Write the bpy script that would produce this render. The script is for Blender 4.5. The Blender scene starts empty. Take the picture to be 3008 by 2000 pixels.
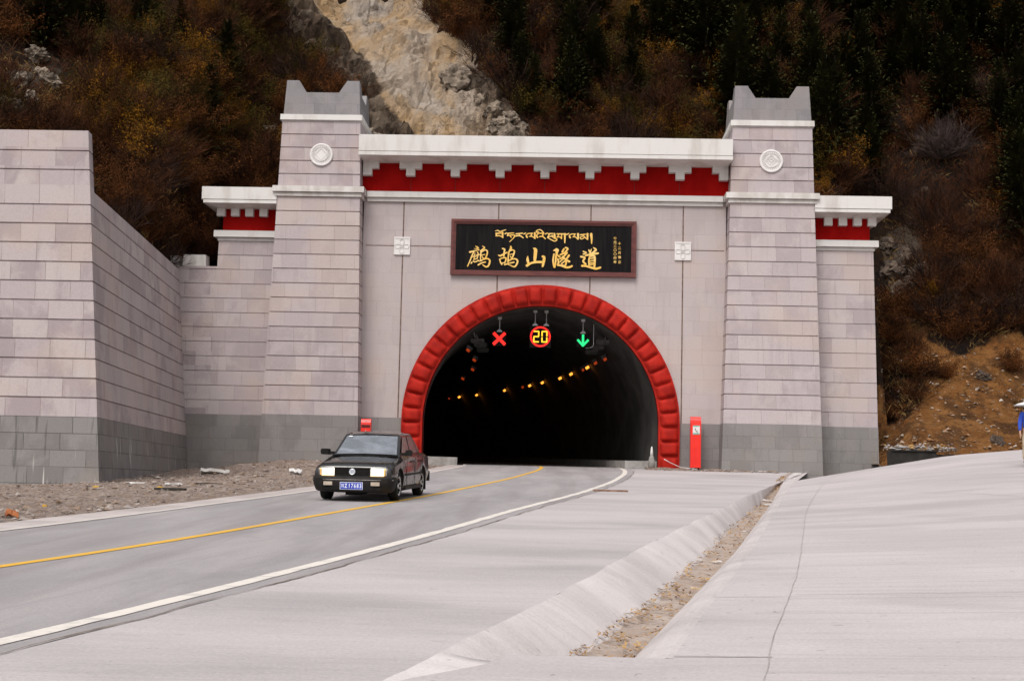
import bpy, bmesh, math, random
import numpy as np
from mathutils import Vector, Matrix, noise as mnoise
random.seed(7)
PI = math.pi
scene = bpy.context.scene
COL = scene.collection

# ------------------------------------------------------------------ camera, world, sun, exposure
EYE, FPX = 1.5, 4300.0
YAW, PITCH, ROLL = math.radians(-2.013), math.radians(5.654), math.radians(1.257)
def cam_axes():
    f = Vector((math.sin(YAW)*math.cos(PITCH), math.cos(YAW)*math.cos(PITCH), math.sin(PITCH)))
    r = Vector((math.cos(YAW), -math.sin(YAW), 0)); u = r.cross(f)
    return r*math.cos(ROLL)+u*math.sin(ROLL), -r*math.sin(ROLL)+u*math.cos(ROLL), f
CR, CU, CF = cam_axes()
cam = bpy.data.cameras.new('camera'); camo = bpy.data.objects.new('camera', cam); COL.objects.link(camo)
cam.sensor_fit = 'HORIZONTAL'; cam.sensor_width = 36; cam.lens = FPX/3008*36
cam.clip_start = .1; cam.clip_end = 2000
camo.matrix_world = Matrix(((CR.x, CU.x, -CF.x, 0), (CR.y, CU.y, -CF.y, 0), (CR.z, CU.z, -CF.z, EYE), (0, 0, 0, 1)))
scene.camera = camo
SUN_EL, SUN_AZ = math.radians(52), math.radians(200)      # azimuth clockwise from +Y: behind the photographer, a little to the left
world = bpy.data.worlds.new('World'); scene.world = world; world.use_nodes = True
wn = world.node_tree; wn.nodes.clear()
sky = wn.nodes.new('ShaderNodeTexSky'); sky.sky_type = 'NISHITA'; sky.sun_disc = False
sky.sun_elevation = SUN_EL; sky.sun_rotation = SUN_AZ; sky.air_density = 1.5; sky.dust_density = 4.0
hs = wn.nodes.new('ShaderNodeHueSaturation'); hs.inputs['Saturation'].default_value = .22
bg = wn.nodes.new('ShaderNodeBackground'); bg.inputs[1].default_value = .12
wo = wn.nodes.new('ShaderNodeOutputWorld')
wn.links.new(sky.outputs[0], hs.inputs['Color']); wn.links.new(hs.outputs[0], bg.inputs[0]); wn.links.new(bg.outputs[0], wo.inputs[0])
sun = bpy.data.lights.new('sun', 'SUN'); sun.energy = 1.3; sun.angle = math.radians(28); sun.color = (1, .945, .89)
suno = bpy.data.objects.new('sun', sun); COL.objects.link(suno)
sd = Vector((math.sin(SUN_AZ)*math.cos(SUN_EL), math.cos(SUN_AZ)*math.cos(SUN_EL), math.sin(SUN_EL)))
suno.rotation_euler = sd.to_track_quat('Z', 'Y').to_euler()
scene.view_settings.view_transform = 'Standard'; scene.view_settings.look = 'None'
scene.view_settings.exposure = 0.35; scene.view_settings.gamma = 1.0

# ------------------------------------------------------------------ measuring helpers (3008 x 2000 photograph -> metres)
def ray(x, y): return CR*(x-1504)-CU*(y-1000)+CF*FPX
def at(x, y, Y):
    d = ray(x, y); t = Y/d.y; return Vector((d.x*t, Y, EYE+d.z*t))
def px(p):
    v = Vector((p[0], p[1], p[2]-EYE)); c = v.dot(CF)
    return 1504+FPX*v.dot(CR)/c, 1000-FPX*v.dot(CU)/c
def P(y): return .037*y if y < 63 else 2.331+.02*(y-63)
def gr(x, y, off=0.0):
    d = ray(x, y); t = (off-EYE)/(d.z-.037*d.y); return Vector((d.x*t, d.y*t, EYE+d.z*t))
def lerp(a, b, t): return a+(b-a)*t
def sstep(a, b, x):
    t = min(1, max(0, (x-a)/(b-a))); return t*t*(3-2*t)
def interp(pts, v):
    if v <= pts[0][0]:
        (a, b), (c, d) = pts[0], pts[1]
    elif v >= pts[-1][0]:
        (a, b), (c, d) = pts[-2], pts[-1]
    else:
        for i in range(len(pts)-1):
            if pts[i][0] <= v <= pts[i+1][0]:
                (a, b), (c, d) = pts[i], pts[i+1]; break
    return b+(d-b)*(v-a)/(c-a)
def smooth(pts, v, h=3.0):
    return (interp(pts, v-h)+2*interp(pts, v-h/2)+2*interp(pts, v)+2*interp(pts, v+h/2)+interp(pts, v+h))/8
def inpoly(x, y, poly):
    c = False; n = len(poly); j = n-1
    for i in range(n):
        xi, yi = poly[i]; xj, yj = poly[j]
        if (yi > y) != (yj > y) and x < (xj-xi)*(y-yi)/(yj-yi)+xi: c = not c
        j = i
    return c

# ------------------------------------------------------------------ node materials
class NT:
    def __init__(s, name):
        s.m = bpy.data.materials.new(name); s.m.use_nodes = True; s.t = s.m.node_tree
        s.b = s.t.nodes['Principled BSDF']
    def n(s, typ, **kw):
        nd = s.t.nodes.new('ShaderNode'+typ)
        for k, v in kw.items(): setattr(nd, k, v)
        return nd
    def put(s, sock, v):
        if isinstance(v, bpy.types.NodeSocket): s.t.links.new(v, sock)
        elif isinstance(v, (tuple, list)) and len(v) == 3 and sock.type == 'RGBA': sock.default_value = (*v, 1)
        else: sock.default_value = v
    def math(s, op, a, b=None, c=None):
        nd = s.n('Math', operation=op)
        for i, v in enumerate((a, b, c)):
            if v is not None: s.put(nd.inputs[i], v)
        return nd.outputs[0]
    def mix(s, f, a, b, mode='MIX'):
        nd = s.n('Mix', data_type='RGBA', blend_type=mode)
        s.put(nd.inputs[0], f); s.put(nd.inputs[6], a); s.put(nd.inputs[7], b); return nd.outputs[2]
    def pos(s, rotz=0.0):
        o = s.n('NewGeometry').outputs['Position']
        if rotz:
            r = s.n('VectorRotate', rotation_type='Z_AXIS'); s.put(r.inputs['Vector'], o); r.inputs['Angle'].default_value = rotz; o = r.outputs[0]
        return o
    def obj(s): return s.n('TexCoord').outputs['Object']
    def scale(s, v, sc, loc=(0, 0, 0), rot=(0, 0, 0)):
        mp = s.n('Mapping'); s.put(mp.inputs[0], v); mp.inputs['Scale'].default_value = sc; mp.inputs['Location'].default_value = loc; mp.inputs['Rotation'].default_value = rot
        return mp.outputs[0]
    def rot(s, v, axis, ang):
        r = s.n('VectorRotate', rotation_type=axis+'_AXIS'); s.put(r.inputs['Vector'], v); r.inputs['Angle'].default_value = ang; return r.outputs[0]
    def noise(s, v, sc=1.0, det=5.0, rough=.55, dist=0.0):
        nd = s.n('TexNoise'); s.put(nd.inputs['Vector'], v); nd.inputs['Scale'].default_value = sc; nd.inputs['Detail'].default_value = det
        nd.inputs['Roughness'].default_value = rough; nd.inputs['Distortion'].default_value = dist; return nd.outputs[0]
    def ramp(s, f, stops, interp='LINEAR'):
        nd = s.n('ValToRGB'); cr = nd.color_ramp; cr.interpolation = interp
        while len(cr.elements) < len(stops): cr.elements.new(.5)
        for e, (p, c) in zip(cr.elements, stops):
            e.position = p; e.color = (*c, 1) if len(c) == 3 else c
        s.put(nd.inputs[0], f); return nd.outputs[0]
    def rng(s, f, a, b, c=0.0, d=1.0, sm=True):
        nd = s.n('MapRange', interpolation_type='SMOOTHSTEP' if sm else 'LINEAR')
        for i, v in enumerate((f, a, b, c, d)): s.put(nd.inputs[i], v)
        return nd.outputs[0]
    def bump(s, h, st=.3, dist=.02):
        nd = s.n('Bump'); nd.inputs['Strength'].default_value = st; nd.inputs['Distance'].default_value = dist
        s.put(nd.inputs['Height'], h); s.put(s.b.inputs['Normal'], nd.outputs[0])
    def done(s, col, rough=.85, metal=0.0, spec=None):
        s.put(s.b.inputs['Base Color'], col); s.put(s.b.inputs['Roughness'], rough); s.b.inputs['Metallic'].default_value = metal
        if spec is not None: s.b.inputs['Specular IOR Level'].default_value = spec
        return s.m

def nmat(name, c1, c2, sc=2.0, rough=.8, stretch=(1, 1, 1), bump=0.0, bsc=20.0, metal=0.0, det=6.0, lo=.35, hi=.65, spec=None, world_space=True):
    n = NT(name); v = n.pos() if world_space else n.obj()
    f = n.noise(n.scale(v, stretch), sc, det)
    col = n.mix(n.rng(f, lo, hi), c1, c2)
    if bump: n.bump(n.noise(v, bsc, 4.0), bump)
    return n.done(col, rough, metal, spec)

def masonry(name, pal, z0, ch, cw, rotz=0.0, seam=.012, seamcol=(.16, .10, .085), seamf=.5, stain=.48, staincol=(.30, .248, .258), hseam=False, streak=None, cellf=.55, stop=None):
    n = NT(name); p = n.pos(rotz)
    sx = n.n('SeparateXYZ'); n.put(sx.inputs[0], p)
    u = n.math('ADD', sx.outputs[0], sx.outputs[1]); v = n.math('DIVIDE', n.math('SUBTRACT', sx.outputs[2], z0), ch)
    row = n.math('FLOOR', v)
    wn1 = n.n('TexWhiteNoise', noise_dimensions='1D'); n.put(wn1.inputs['W'], row)
    uu = n.math('ADD', n.math('DIVIDE', u, cw), n.math('MULTIPLY', wn1.outputs[0], 3.7))
    colm = n.math('FLOOR', uu)
    cx = n.n('CombineXYZ'); n.put(cx.inputs[0], colm); n.put(cx.inputs[1], row)
    wn2 = n.n('TexWhiteNoise', noise_dimensions='2D'); n.put(wn2.inputs['Vector'], cx.outputs[0])
    cell = wn2.outputs['Value']
    k = len(pal); base = n.ramp(cell, [(i/(k-1), c) for i, c in enumerate(pal)])
    avg = tuple(sum(c[i] for c in pal)/k for i in range(3))
    base = n.mix(cellf, avg, base)
    # damp purple clouds, cut off at block edges by the cell value
    big = n.noise(n.scale(p, (1, 1, .7)), .9, 6, .62, .4)
    amt = n.math('ADD', big, n.math('MULTIPLY', n.math('SUBTRACT', cell, .5), .30))
    base = n.mix(n.math('MULTIPLY', n.rng(amt, .47, .66), stain), base, staincol)
    vert = n.noise(n.scale(p, (3.0, 3.0, .22)), 1.3, 4, .6)
    base = n.mix(n.math('MULTIPLY', n.rng(vert, .52, .75), .30), base, tuple(c*.62 for c in avg))
    warm = n.noise(p, .35, 3)
    base = n.mix(n.math('MULTIPLY', n.rng(warm, .46, .66), .45), base, (avg[0]*1.08, avg[1]*.985, avg[2]*.86))
    fine = n.noise(p, 24, 3, .7)
    base = n.mix(.16, base, n.ramp(fine, [(.3, (.25, .25, .25)), (.7, (.85, .85, .85))]), 'OVERLAY')
    fx = n.math('FRACT', uu); dx = n.math('MULTIPLY', n.math('MINIMUM', fx, n.math('SUBTRACT', 1.0, fx)), cw)
    sm = n.rng(dx, seam, seam*.3)
    if hseam:
        fz = n.math('FRACT', v); dz = n.math('MULTIPLY', n.math('MINIMUM', fz, n.math('SUBTRACT', 1.0, fz)), ch)
        sm = n.math('MAXIMUM', sm, n.rng(dz, seam, seam*.3))
    patch = n.rng(n.noise(p, .8, 3), .35, .6, .35, 1.0)
    base = n.mix(n.math('MULTIPLY', n.math('MULTIPLY', sm, patch), seamf), base, seamcol)
    if streak:
        zt, amt2 = streak
        st = n.rng(n.noise(n.scale(p, (7.5, 7.5, .12)), 1.0, 3, .5), .60, .68)
        st = n.math('MULTIPLY', st, n.rng(n.noise(n.scale(p, (1, 1, .5)), .8, 2), .48, .56))
        st = n.math('MULTIPLY', n.math('MULTIPLY', st, n.rng(sx.outputs[2], zt, zt-.5)), amt2)
        base = n.mix(st, base, (.55, .53, .50))
        dr = n.rng(n.noise(n.scale(p, (5, 5, .3)), 1.3, 3, .5), .60, .68)
        base = n.mix(n.math('MULTIPLY', dr, .5), base, (.05, .045, .04))
    n.bump(n.math('ADD', n.math('MULTIPLY', sm, -1.0), n.math('MULTIPLY', fine, .35)), .25, .02)
    return n.done(base, .82)

STONE = [(.465, .405, .405), (.36, .305, .325), (.48, .425, .415), (.43, .375, .385), (.395, .335, .355), (.47, .405, .39)]
WALLC = [(.435, .375, .375), (.42, .36, .365), (.445, .39, .385), (.43, .365, .36)]
PLIN = [(.225, .21, .205), (.19, .18, .178), (.25, .235, .23), (.21, .195, .192), (.275, .25, .245)]
CROWN = [(.24, .225, .232), (.205, .192, .20), (.265, .248, .25), (.225, .21, .218)]
STONE = [(a*1.03, b*1.03, c*1.025) for a, b, c in STONE]; WALLC = [(a*1.02, b*1.025, c*1.02) for a, b, c in WALLC]
M = {}
M['stone'] = masonry('tower_stone', STONE, 4.30, .63, 1.05, seamf=.55)
M['stone_up'] = masonry('upper_tower_stone', [(c[0]*.95, c[1]*.95, c[2]*.97) for c in STONE], 14.2, .58, 1.0, seamf=.45, stain=.75)
M['ashlar'] = masonry('wall_ashlar', WALLC, 4.30, .63, 1.0, seam=.011, seamf=.30, stain=.22, hseam=True, seamcol=(.22, .13, .10))
M['plinth'] = masonry('grey_plinth_stone', PLIN, 2.22, .52, 1.0, seam=.016, seamf=.45, stain=.4, staincol=(.12, .112, .112), hseam=True, seamcol=(.10, .085, .08))
M['crown'] = masonry('grey_crown_stone', CROWN, 17.35, .52, .95, seam=.014, seamf=.4, stain=.5, staincol=(.15, .14, .147), hseam=True, seamcol=(.12, .10, .10))
WROT = math.radians(-5.65)
STONE_L = STONE
M['lstone'] = masonry('retaining_wall_stone', STONE, 3.34, .615, 1.12, rotz=-WROT*0, seam=.016, seamf=.6, stain=.75, staincol=(.30, .245, .258))
M['lplinth'] = masonry('retaining_wall_plinth', PLIN, 1.25, .52, 1.15, seam=.02, seamf=.8, stain=.5, staincol=(.125, .115, .115), hseam=True, seamcol=(.07, .06, .055), streak=(3.0, .9))
M['white'] = nmat('whitewashed_concrete', (.52, .485, .455), (.655, .63, .61), 1.6, .75, (1, 1, .25), .1, 30, lo=.28, hi=.55)
M['white2'] = nmat('weathered_whitewash', (.50, .465, .435), (.64, .61, .59), 2.6, .8, (1, 1, .35), .1, 30)
M['relief'] = nmat('white_relief_plaster', (.66, .63, .62), (.72, .69, .68), 2.0, .6)
M['relief_dark'] = nmat('relief_carving_plaster', (.50, .465, .455), (.55, .515, .505), 2.0, .7)
M['red'] = nmat('red_painted_frieze', (.26, .0035, .003), (.34, .006, .005), 1.2, .85, (1, 1, .6), .25, 40, spec=.06)
M['redtrim'] = nmat('red_painted_trim', (.28, .010, .006), (.43, .018, .010), 1.7, .66, (1, 1, 1), .08, 30, spec=.14)
M['sosred'] = nmat('glossy_red_enamel', (.74, .012, .006), (.80, .022, .010), 3.0, .35)
M['dark'] = nmat('soot_black', (.006, .006, .006), (.012, .011, .010), 3.0, .8)
M['board'] = nmat('black_lacquer_board', (.004, .0036, .004), (.011, .009, .0095), 4.0, .75, (3, 1, .15), spec=.12)
M['maroon'] = nmat('maroon_wood_frame', (.085, .016, .014), (.14, .03, .024), 5.0, .5, (.3, 1, 1))
M['gold'] = nmat('gilt_lettering', (.80, .47, .085), (.86, .58, .19), 3.0, .45)
M['metal'] = nmat('galvanised_steel', (.42, .42, .43), (.56, .56, .57), 6.0, .45, metal=.5)
M['rubber'] = nmat('black_rubber', (.008, .008, .008), (.016, .015, .014), 8.0, .85, spec=.2)
M['lining'] = nmat('dark_tunnel_lining', (.030, .028, .026), (.070, .064, .060), 1.4, .9, (1, .4, .5), .2, 12)  # lining concrete set to a very dark grey
M['darkmetal'] = nmat('dark_steel', (.05, .05, .05), (.10, .10, .10), 6, .6)  # dark grey steel for the lamp housings in the bore
M['kerb'] = nmat('dusty_kerb_concrete', (.24, .225, .21), (.36, .335, .32), 3.0, .9, (1, 1, 1), .3, 20)
def emit(name, col, st):
    n = NT(name); n.b.inputs['Base Color'].default_value = (col[0]*.3, col[1]*.3, col[2]*.3, 1)
    n.b.inputs['Emission Color'].default_value = (*col, 1); n.b.inputs['Emission Strength'].default_value = st; n.b.inputs['Roughness'].default_value = .4
    return n.m
M['led_red'] = emit('red_led', (1, .012, .006), 1.15)
M['led_yellow'] = emit('yellow_led', (1, .55, .02), 1.25)
M['led_green'] = emit('green_led', (.01, .80, .22), 1.0)
M['sodium'] = emit('sodium_lamp_glow', (1, .33, .035), 1.8)
M['sodium_dim'] = emit('dim_sodium_lamp_glow', (1, .10, .012), .22)
M['head'] = emit('headlight_glow', (1, .93, .78), 1.9); M['head_warm'] = emit('warm_lens_edge_glow', (1, .55, .16), 1.0)

# concrete and road
def concrete(name, c1, c2, dark, lines=(0.25, 9.0, 1.0), bump=.25, big=.35, speck=.5, kl=.22):
    c1, c2, dark = [(c[0]*1.025, c[1]*.985, c[2]*.985) for c in (c1, c2, dark)]
    n = NT(name); p = n.pos()
    b = n.noise(n.scale(p, (.5, 1.3, 1)), big, 5, .6)
    col = n.mix(n.rng(b, .35, .65), c1, c2)
    s = n.noise(n.scale(p, lines), 1.6, 4, .65)
    col = n.mix(n.math('MULTIPLY', n.rng(s, .48, .70), kl), col, dark)
    s2 = n.noise(n.scale(p, (lines[0]*.7, lines[1]*2.2, 1)), 1.3, 3, .6)
    col = n.mix(n.math('MULTIPLY', n.rng(s2, .52, .7), .22), col, tuple(min(1, c*1.14) for c in c2))
    cl = n.noise(n.scale(p, (.45, .9, 1), loc=(7, 3, 0)), .55, 4, .55)
    col = n.mix(n.math('MULTIPLY', n.rng(cl, .50, .68), .55), col, tuple(.78*c for c in c1))
    fine = n.noise(p, 34, 3, .75)
    col = n.mix(.22, col, n.ramp(fine, [(.3, (.22, .22, .22)), (.7, (.8, .8, .8))]), 'OVERLAY')
    grit = n.noise(p, 60, 2, .8)
    col = n.mix(n.math('MULTIPLY', n.rng(grit, .58, .72), .30), col, dark)
    oil = n.math('MULTIPLY', n.rng(n.noise(n.scale(p, (.35, 2.4, 1), loc=(3, 1, 0)), .45, 5, .6), .60, .68), .38)
    col = n.mix(oil, col, tuple(.72*c for c in c1))
    sp = n.rng(n.noise(p, 9, 2, .5), .70, .735)
    col = n.mix(n.math('MULTIPLY', sp, speck), col, (.14, .10, .075))
    n.bump(n.math('ADD', s, n.math('MULTIPLY', fine, .7)), bump, .015)
    return n.done(col, .88)
M['apron'] = concrete('broomed_apron_concrete', (.40, .378, .38), (.485, .459, .46), (.31, .288, .293), lines=(.12, 7.5, 1), speck=.2)
M['side'] = concrete('broomed_side_road_concrete', (.445, .418, .42), (.52, .49, .488), (.34, .318, .322), lines=(.10, 5.5, 1), speck=.35, kl=.5)
M['strip'] = concrete('side_road_edge_concrete', (.425, .400, .402), (.505, .478, .476), (.32, .298, .304), lines=(.6, 1.6, 1), speck=.45)
M['ditchw'] = concrete('trowelled_ditch_concrete', (.555, .525, .52), (.64, .61, .60), (.40, .37, .37), lines=(.55, 4.2, 1.0), bump=.5, big=.8, speck=.3)
M['lip'] = concrete('worn_lip_concrete', (.475, .445, .44), (.55, .52, .51), (.36, .33, .33), lines=(1.5, 1.0, 1), bump=.6, big=1.2, speck=.5)
M['shoulder'] = concrete('dusty_shoulder_concrete', (.40, .36, .345), (.50, .46, .445), (.32, .28, .26), lines=(1, 1, 1), speck=.3)
def road_mat():
    n = NT('worn_grey_carriageway'); p = n.pos()
    col = n.mix(n.rng(n.noise(n.scale(p, (1, .25, 1), rot=(0, 0, .13)), .9, 5, .6), .35, .65), (.295, .272, .275), (.365, .335, .337))
    tr = n.noise(n.scale(p, (1.6, .06, 1), rot=(0, 0, .13)), 1.0, 3, .5)
    col = n.mix(n.math('MULTIPLY', n.rng(tr, .47, .66), .5), col, (.235, .205, .205))
    sw = n.noise(n.scale(p, (.25, 5, 1), rot=(0, 0, -.2)), 1.1, 4, .6)
    col = n.mix(n.math('MULTIPLY', n.rng(sw, .5, .7), .12), col, (.42, .39, .39))
    st2 = n.noise(n.scale(n.rot(p, 'Z', .14), (9, .35, 1)), 1.0, 5, .7)
    col = n.mix(n.math('MULTIPLY', n.rng(st2, .48, .66), .30), col, (.25, .225, .225))
    grit = n.noise(p, 55, 2, .8)
    col = n.mix(n.math('MULTIPLY', n.rng(grit, .56, .70), .35), col, (.20, .18, .178))
    patch = n.rng(n.noise(n.scale(p, (1, .5, 1), loc=(2, 5, 0)), .8, 4, .5), .62, .66)
    col = n.mix(n.math('MULTIPLY', patch, .16), col, (.18, .165, .165))
    fine = n.noise(p, 40, 3, .8)
    col = n.mix(.25, col, n.ramp(fine, [(.3, (.2, .2, .2)), (.7, (.8, .8, .8))]), 'OVERLAY')
    n.bump(fine, .3, .01); return n.done(col, .85)
M['road'] = road_mat()
def paint(name, c, wear, wearcol):
    n = NT(name); p = n.pos()
    col = n.mix(n.math('MULTIPLY', n.rng(n.noise(p, 3.0, 5, .7), .50, .64), wear), c, wearcol)
    col = n.mix(n.math('MULTIPLY', n.rng(n.noise(n.scale(p, (.8, 7, 1)), 1.0, 3, .7), .57, .66), wear), col, wearcol)
    return n.done(col, .7)
M['wline'] = paint('worn_white_road_paint', (.74, .68, .62), .6, (.50, .465, .45))
M['yline'] = paint('yellow_road_paint', (.74, .42, .045), .25, (.50, .33, .12))
M['dust'] = paint('dusty_white_road_paint', (.62, .56, .52), .5, (.46, .42, .40))
def dirt_mat(name, c1, c2, c3, sc=3.0, bump=.6):
    n = NT(name); p = n.pos()
    col = n.mix(n.rng(n.noise(p, sc, 7, .7), .38, .62), c1, c2)
    col = n.mix(n.math('MULTIPLY', n.rng(n.noise(p, sc*2.7, 5, .7), .52, .66), .8), col, c3)
    n.bump(n.noise(p, sc*5, 5, .7), bump, .05); return n.done(col, .95)
def gravel_mat():
    n = NT('rubble_strewn_gravel'); p = n.pos()
    col = n.mix(n.rng(n.noise(p, 1.1, 6, .7), .38, .62), (.25, .185, .15), (.37, .30, .26))
    for sc, k in ((7.0, .75), (17.0, .75)):
        v = n.n('TexVoronoi'); n.put(v.inputs['Vector'], p); v.inputs['Scale'].default_value = sc
        sp = n.n('SeparateColor'); n.put(sp.inputs[0], v.outputs['Color'])
        stn = n.ramp(sp.outputs[0], [(0, (.075, .052, .040)), (.35, (.21, .15, .12)), (.6, (.33, .26, .22)), (.8, (.24, .13, .065)), (1, (.46, .40, .37))])
        col = n.mix(n.math('MULTIPLY', n.math('GREATER_THAN', sp.outputs[1], .45), k), col, stn)
    n.bump(n.noise(p, 11, 6, .75), 1.0, .07); return n.done(col, .95)
M['gravel'] = gravel_mat()
M['silt'] = dirt_mat('silt_and_leaf_litter', (.37, .29, .245), (.46, .38, .335), (.30, .19, .11), 2.5, .5)
M['earth'] = dirt_mat('brown_earth', (.10, .06, .035), (.16, .10, .06), (.06, .035, .02), 1.0, .6)

# ------------------------------------------------------------------ mesh helpers
class MB:
    def __init__(s): s.v = []; s.f = []; s.mi = []
    def add(s, vs, fs, mi=0):
        o = len(s.v); s.v += [tuple(p) for p in vs]; s.f += [tuple(i+o for i in f) for f in fs]; s.mi += [mi]*len(fs)
    def box(s, x0, x1, y0, y1, z0, z1, mi=0):
        s.rings([(z0, x0, x1, y0, y1), (z1, x0, x1, y0, y1)], mi)
    def rings(s, rs, mi=0, caps=True):
        vs = []
        for z, x0, x1, y0, y1 in rs: vs += [(x0, y0, z), (x1, y0, z), (x1, y1, z), (x0, y1, z)]
        fs = []
        for k in range(len(rs)-1):
            a = 4*k
            for i in range(4): j = (i+1) % 4; fs.append((a+i, a+j, a+4+j, a+4+i))
        if caps: fs.append((3, 2, 1, 0)); e = 4*(len(rs)-1); fs.append((e, e+1, e+2, e+3))
        s.add(vs, fs, mi)
    def prism(s, poly, fn0, fn1, mi=0):
        n = len(poly); vs = [fn0(*p) for p in poly]+[fn1(*p) for p in poly]
        fs = [tuple(range(n)), tuple(range(2*n-1, n-1, -1))]+[(i, i+n, (i+1) % n+n, (i+1) % n) for i in range(n)]
        s.add(vs, fs, mi)
    def tube(s, path, r, k=8, caps=True, mi=0):
        path = [Vector(p) for p in path]; rs = r if isinstance(r, (list, tuple)) else [r]*len(path); vs = []
        for i, p in enumerate(path):
            d = (path[min(i+1, len(path)-1)]-path[max(i-1, 0)]).normalized()
            a = d.orthogonal().normalized() if abs(d.z) > .95 else d.cross(Vector((0, 0, 1))).normalized(); b = d.cross(a)
            vs += [p+(a*math.cos(2*PI*j/k)+b*math.sin(2*PI*j/k))*rs[i] for j in range(k)]
        fs = [(i*k+j, i*k+(j+1) % k, (i+1)*k+(j+1) % k, (i+1)*k+j) for i in range(len(path)-1) for j in range(k)]
        if caps: fs += [tuple(range(k-1, -1, -1)), tuple((len(path)-1)*k+j for j in range(k))]
        s.add(vs, fs, mi)
    def grid(s, rows, mi=0):
        n = len(rows[0]); vs = [p for r in rows for p in r]
        s.add(vs, [(i*n+j, i*n+j+1, (i+1)*n+j+1, (i+1)*n+j) for i in range(len(rows)-1) for j in range(n-1)], mi)
    def mesh(s, name, mats, smooth=False):
        me = bpy.data.meshes.new(name); me.from_pydata(s.v, [], s.f)
        for m in (mats if isinstance(mats, (list, tuple)) else [mats]): me.materials.append(m)
        me.polygons.foreach_set('material_index', s.mi)
        if smooth: me.polygons.foreach_set('use_smooth', [True]*len(me.polygons))
        me.update(); return me
    def build(s, name, mats, parent=None, smooth=False, fix=True):
        me = s.mesh(name, mats, smooth)
        if fix:
            b = bmesh.new(); b.from_mesh(me); bmesh.ops.recalc_face_normals(b, faces=b.faces); b.to_mesh(me); b.free()
        o = bpy.data.objects.new(name, me); COL.objects.link(o)
        if parent is not None:
            o.parent = parent
            w = parent.location.copy(); q = parent.parent
            while q is not None: w += q.location; q = q.parent
            me.transform(Matrix.Translation(-w))
        return o
def tag(o, label=None, cat=None, group=None, kind=None):
    if label: o['label'] = label
    if cat: o['category'] = cat
    if group: o['group'] = group
    if kind: o['kind'] = kind
    return o
def thing(name, label, cat, loc=(0, 0, 0), group=None):
    o = bpy.data.objects.new(name, None); COL.objects.link(o); o.location = loc; o.empty_display_size = .3
    return tag(o, label, cat, group)
def copy_tree(o, parent=None):
    c = o.copy(); COL.objects.link(c)
    if parent is not None: c.parent = parent
    for ch in [x for x in o.children]: copy_tree(ch, c)
    return c

# ------------------------------------------------------------------ plan lines of the road (Y -> x)
L_LINE = [(0, -12.2), (6, -10.5), (12, -9.1), (19.78, -7.59), (24.14, -7.0), (34.73, -5.78), (47, -4.75), (60, -4.10), (63, -4.05)]
Y_LINE = [(0, -9.4), (9, -7.2), (14.95, -5.72), (18.73, -4.98), (26.25, -3.93), (34.76, -2.79), (46.55, -1.58), (57, -.86), (63, -.76)]
R_LINE = [(0, -6.0), (5, -4.85), (9.89, -3.75), (12.48, -3.29), (16.89, -2.51), (21.77, -1.73), (27.74, -.93), (36.08, .45), (45.43, 1.61), (55, 2.42), (60.5, 2.62), (63, 2.62)]
def xc(s): return -0.93-.08*s-s*s/390
for lst, off in ((L_LINE, -3.15), (Y_LINE, .12), (R_LINE, 3.55)):
    e = lst[-1][1]
    for s in range(4, 72, 4): lst.append((63+s, xc(s)-xc(0)+e))
D_TOP = [(0, -3.2), (5, -1.95), (8.83, -1.02), (9.95, -.77), (11.81, -.38), (15.98, .40), (23.84, 1.95), (37.33, 4.76), (53.32, 8.26), (58, 9.3)]
E_TOP = [(0, -.85), (5, 0.0)]+[(gr(a, b).y, gr(a, b).x) for a, b in ((1945, 1939), (2066, 1790), (2173, 1660), (2251, 1541), (2316, 1428))]+[(58, 9.5)]
def yl(f): return lambda y: smooth(f, y)
xl, xy, xr, xd, xe = yl(L_LINE), yl(Y_LINE), yl(R_LINE), yl(D_TOP), yl(E_TOP)
YS = [0.5*i for i in range(-8, 127)]
YT = YS+[63.5+i for i in range(0, 66)]
def strip(name, fa, fb, off, ys, mat, n=2, zf=None, kind='structure', jit=0.0, amp=0.0):
    m = MB(); rows = []
    for y in ys:
        a, b = fa(y), fb(y)
        if jit: a += jit*(mnoise.noise((y*1.7, 3.1, 0))); b += jit*(mnoise.noise((y*1.7, 9.1, 0)))
        rows.append([(lerp(a, b, i/n), y, (zf(lerp(a, b, i/n), y) if zf else P(y))+off) for i in range(n+1)])
    m.grid(rows); o = m.build(name, mat, fix=False); o['kind'] = kind; return o

# ground sheet to the horizon (lies below everything else)
m = MB(); rows = []
for y in [-400, -150, -60, -20, -6, 0, 10, 20, 30, 40, 45, 50, 55, 60, 70, 100, 200, 600]:
    rows.append([(x, y, (P(min(y, 63)) if y > -20 else P(-20))-1.25) for x in [-500, -200, -80, -40, -20, -10, 0, 10, 20, 40, 80, 200, 500]])
m.grid(rows); g = m.build('ground', M['earth'], fix=False); g['kind'] = 'structure'

strip('road', xl, lambda y: xr(y)+.32, 0, YT, M['road'], 4)
strip('shoulder', lambda y: xl(y)-lerp(.75, 1.1, sstep(30, 10, y))-.12*mnoise.noise((y*.9, 5, 0)), lambda y: xl(y)+.02, -.004, YS, M['shoulder'], 2)
tag(strip('edge_line', lambda y: xl(y)-.07, lambda y: xl(y)+.08, .008, YT, M['dust'], 1, jit=.03), kind='structure')
strip('centre_line', lambda y: xy(y)-.075, lambda y: xy(y)+.075, .006, YT, M['yline'], 1, jit=.015)
strip('edge_line', lambda y: xr(y)-.085, lambda y: xr(y)+.085, .006, YT, M['wline'], 1, jit=.04)
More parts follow.
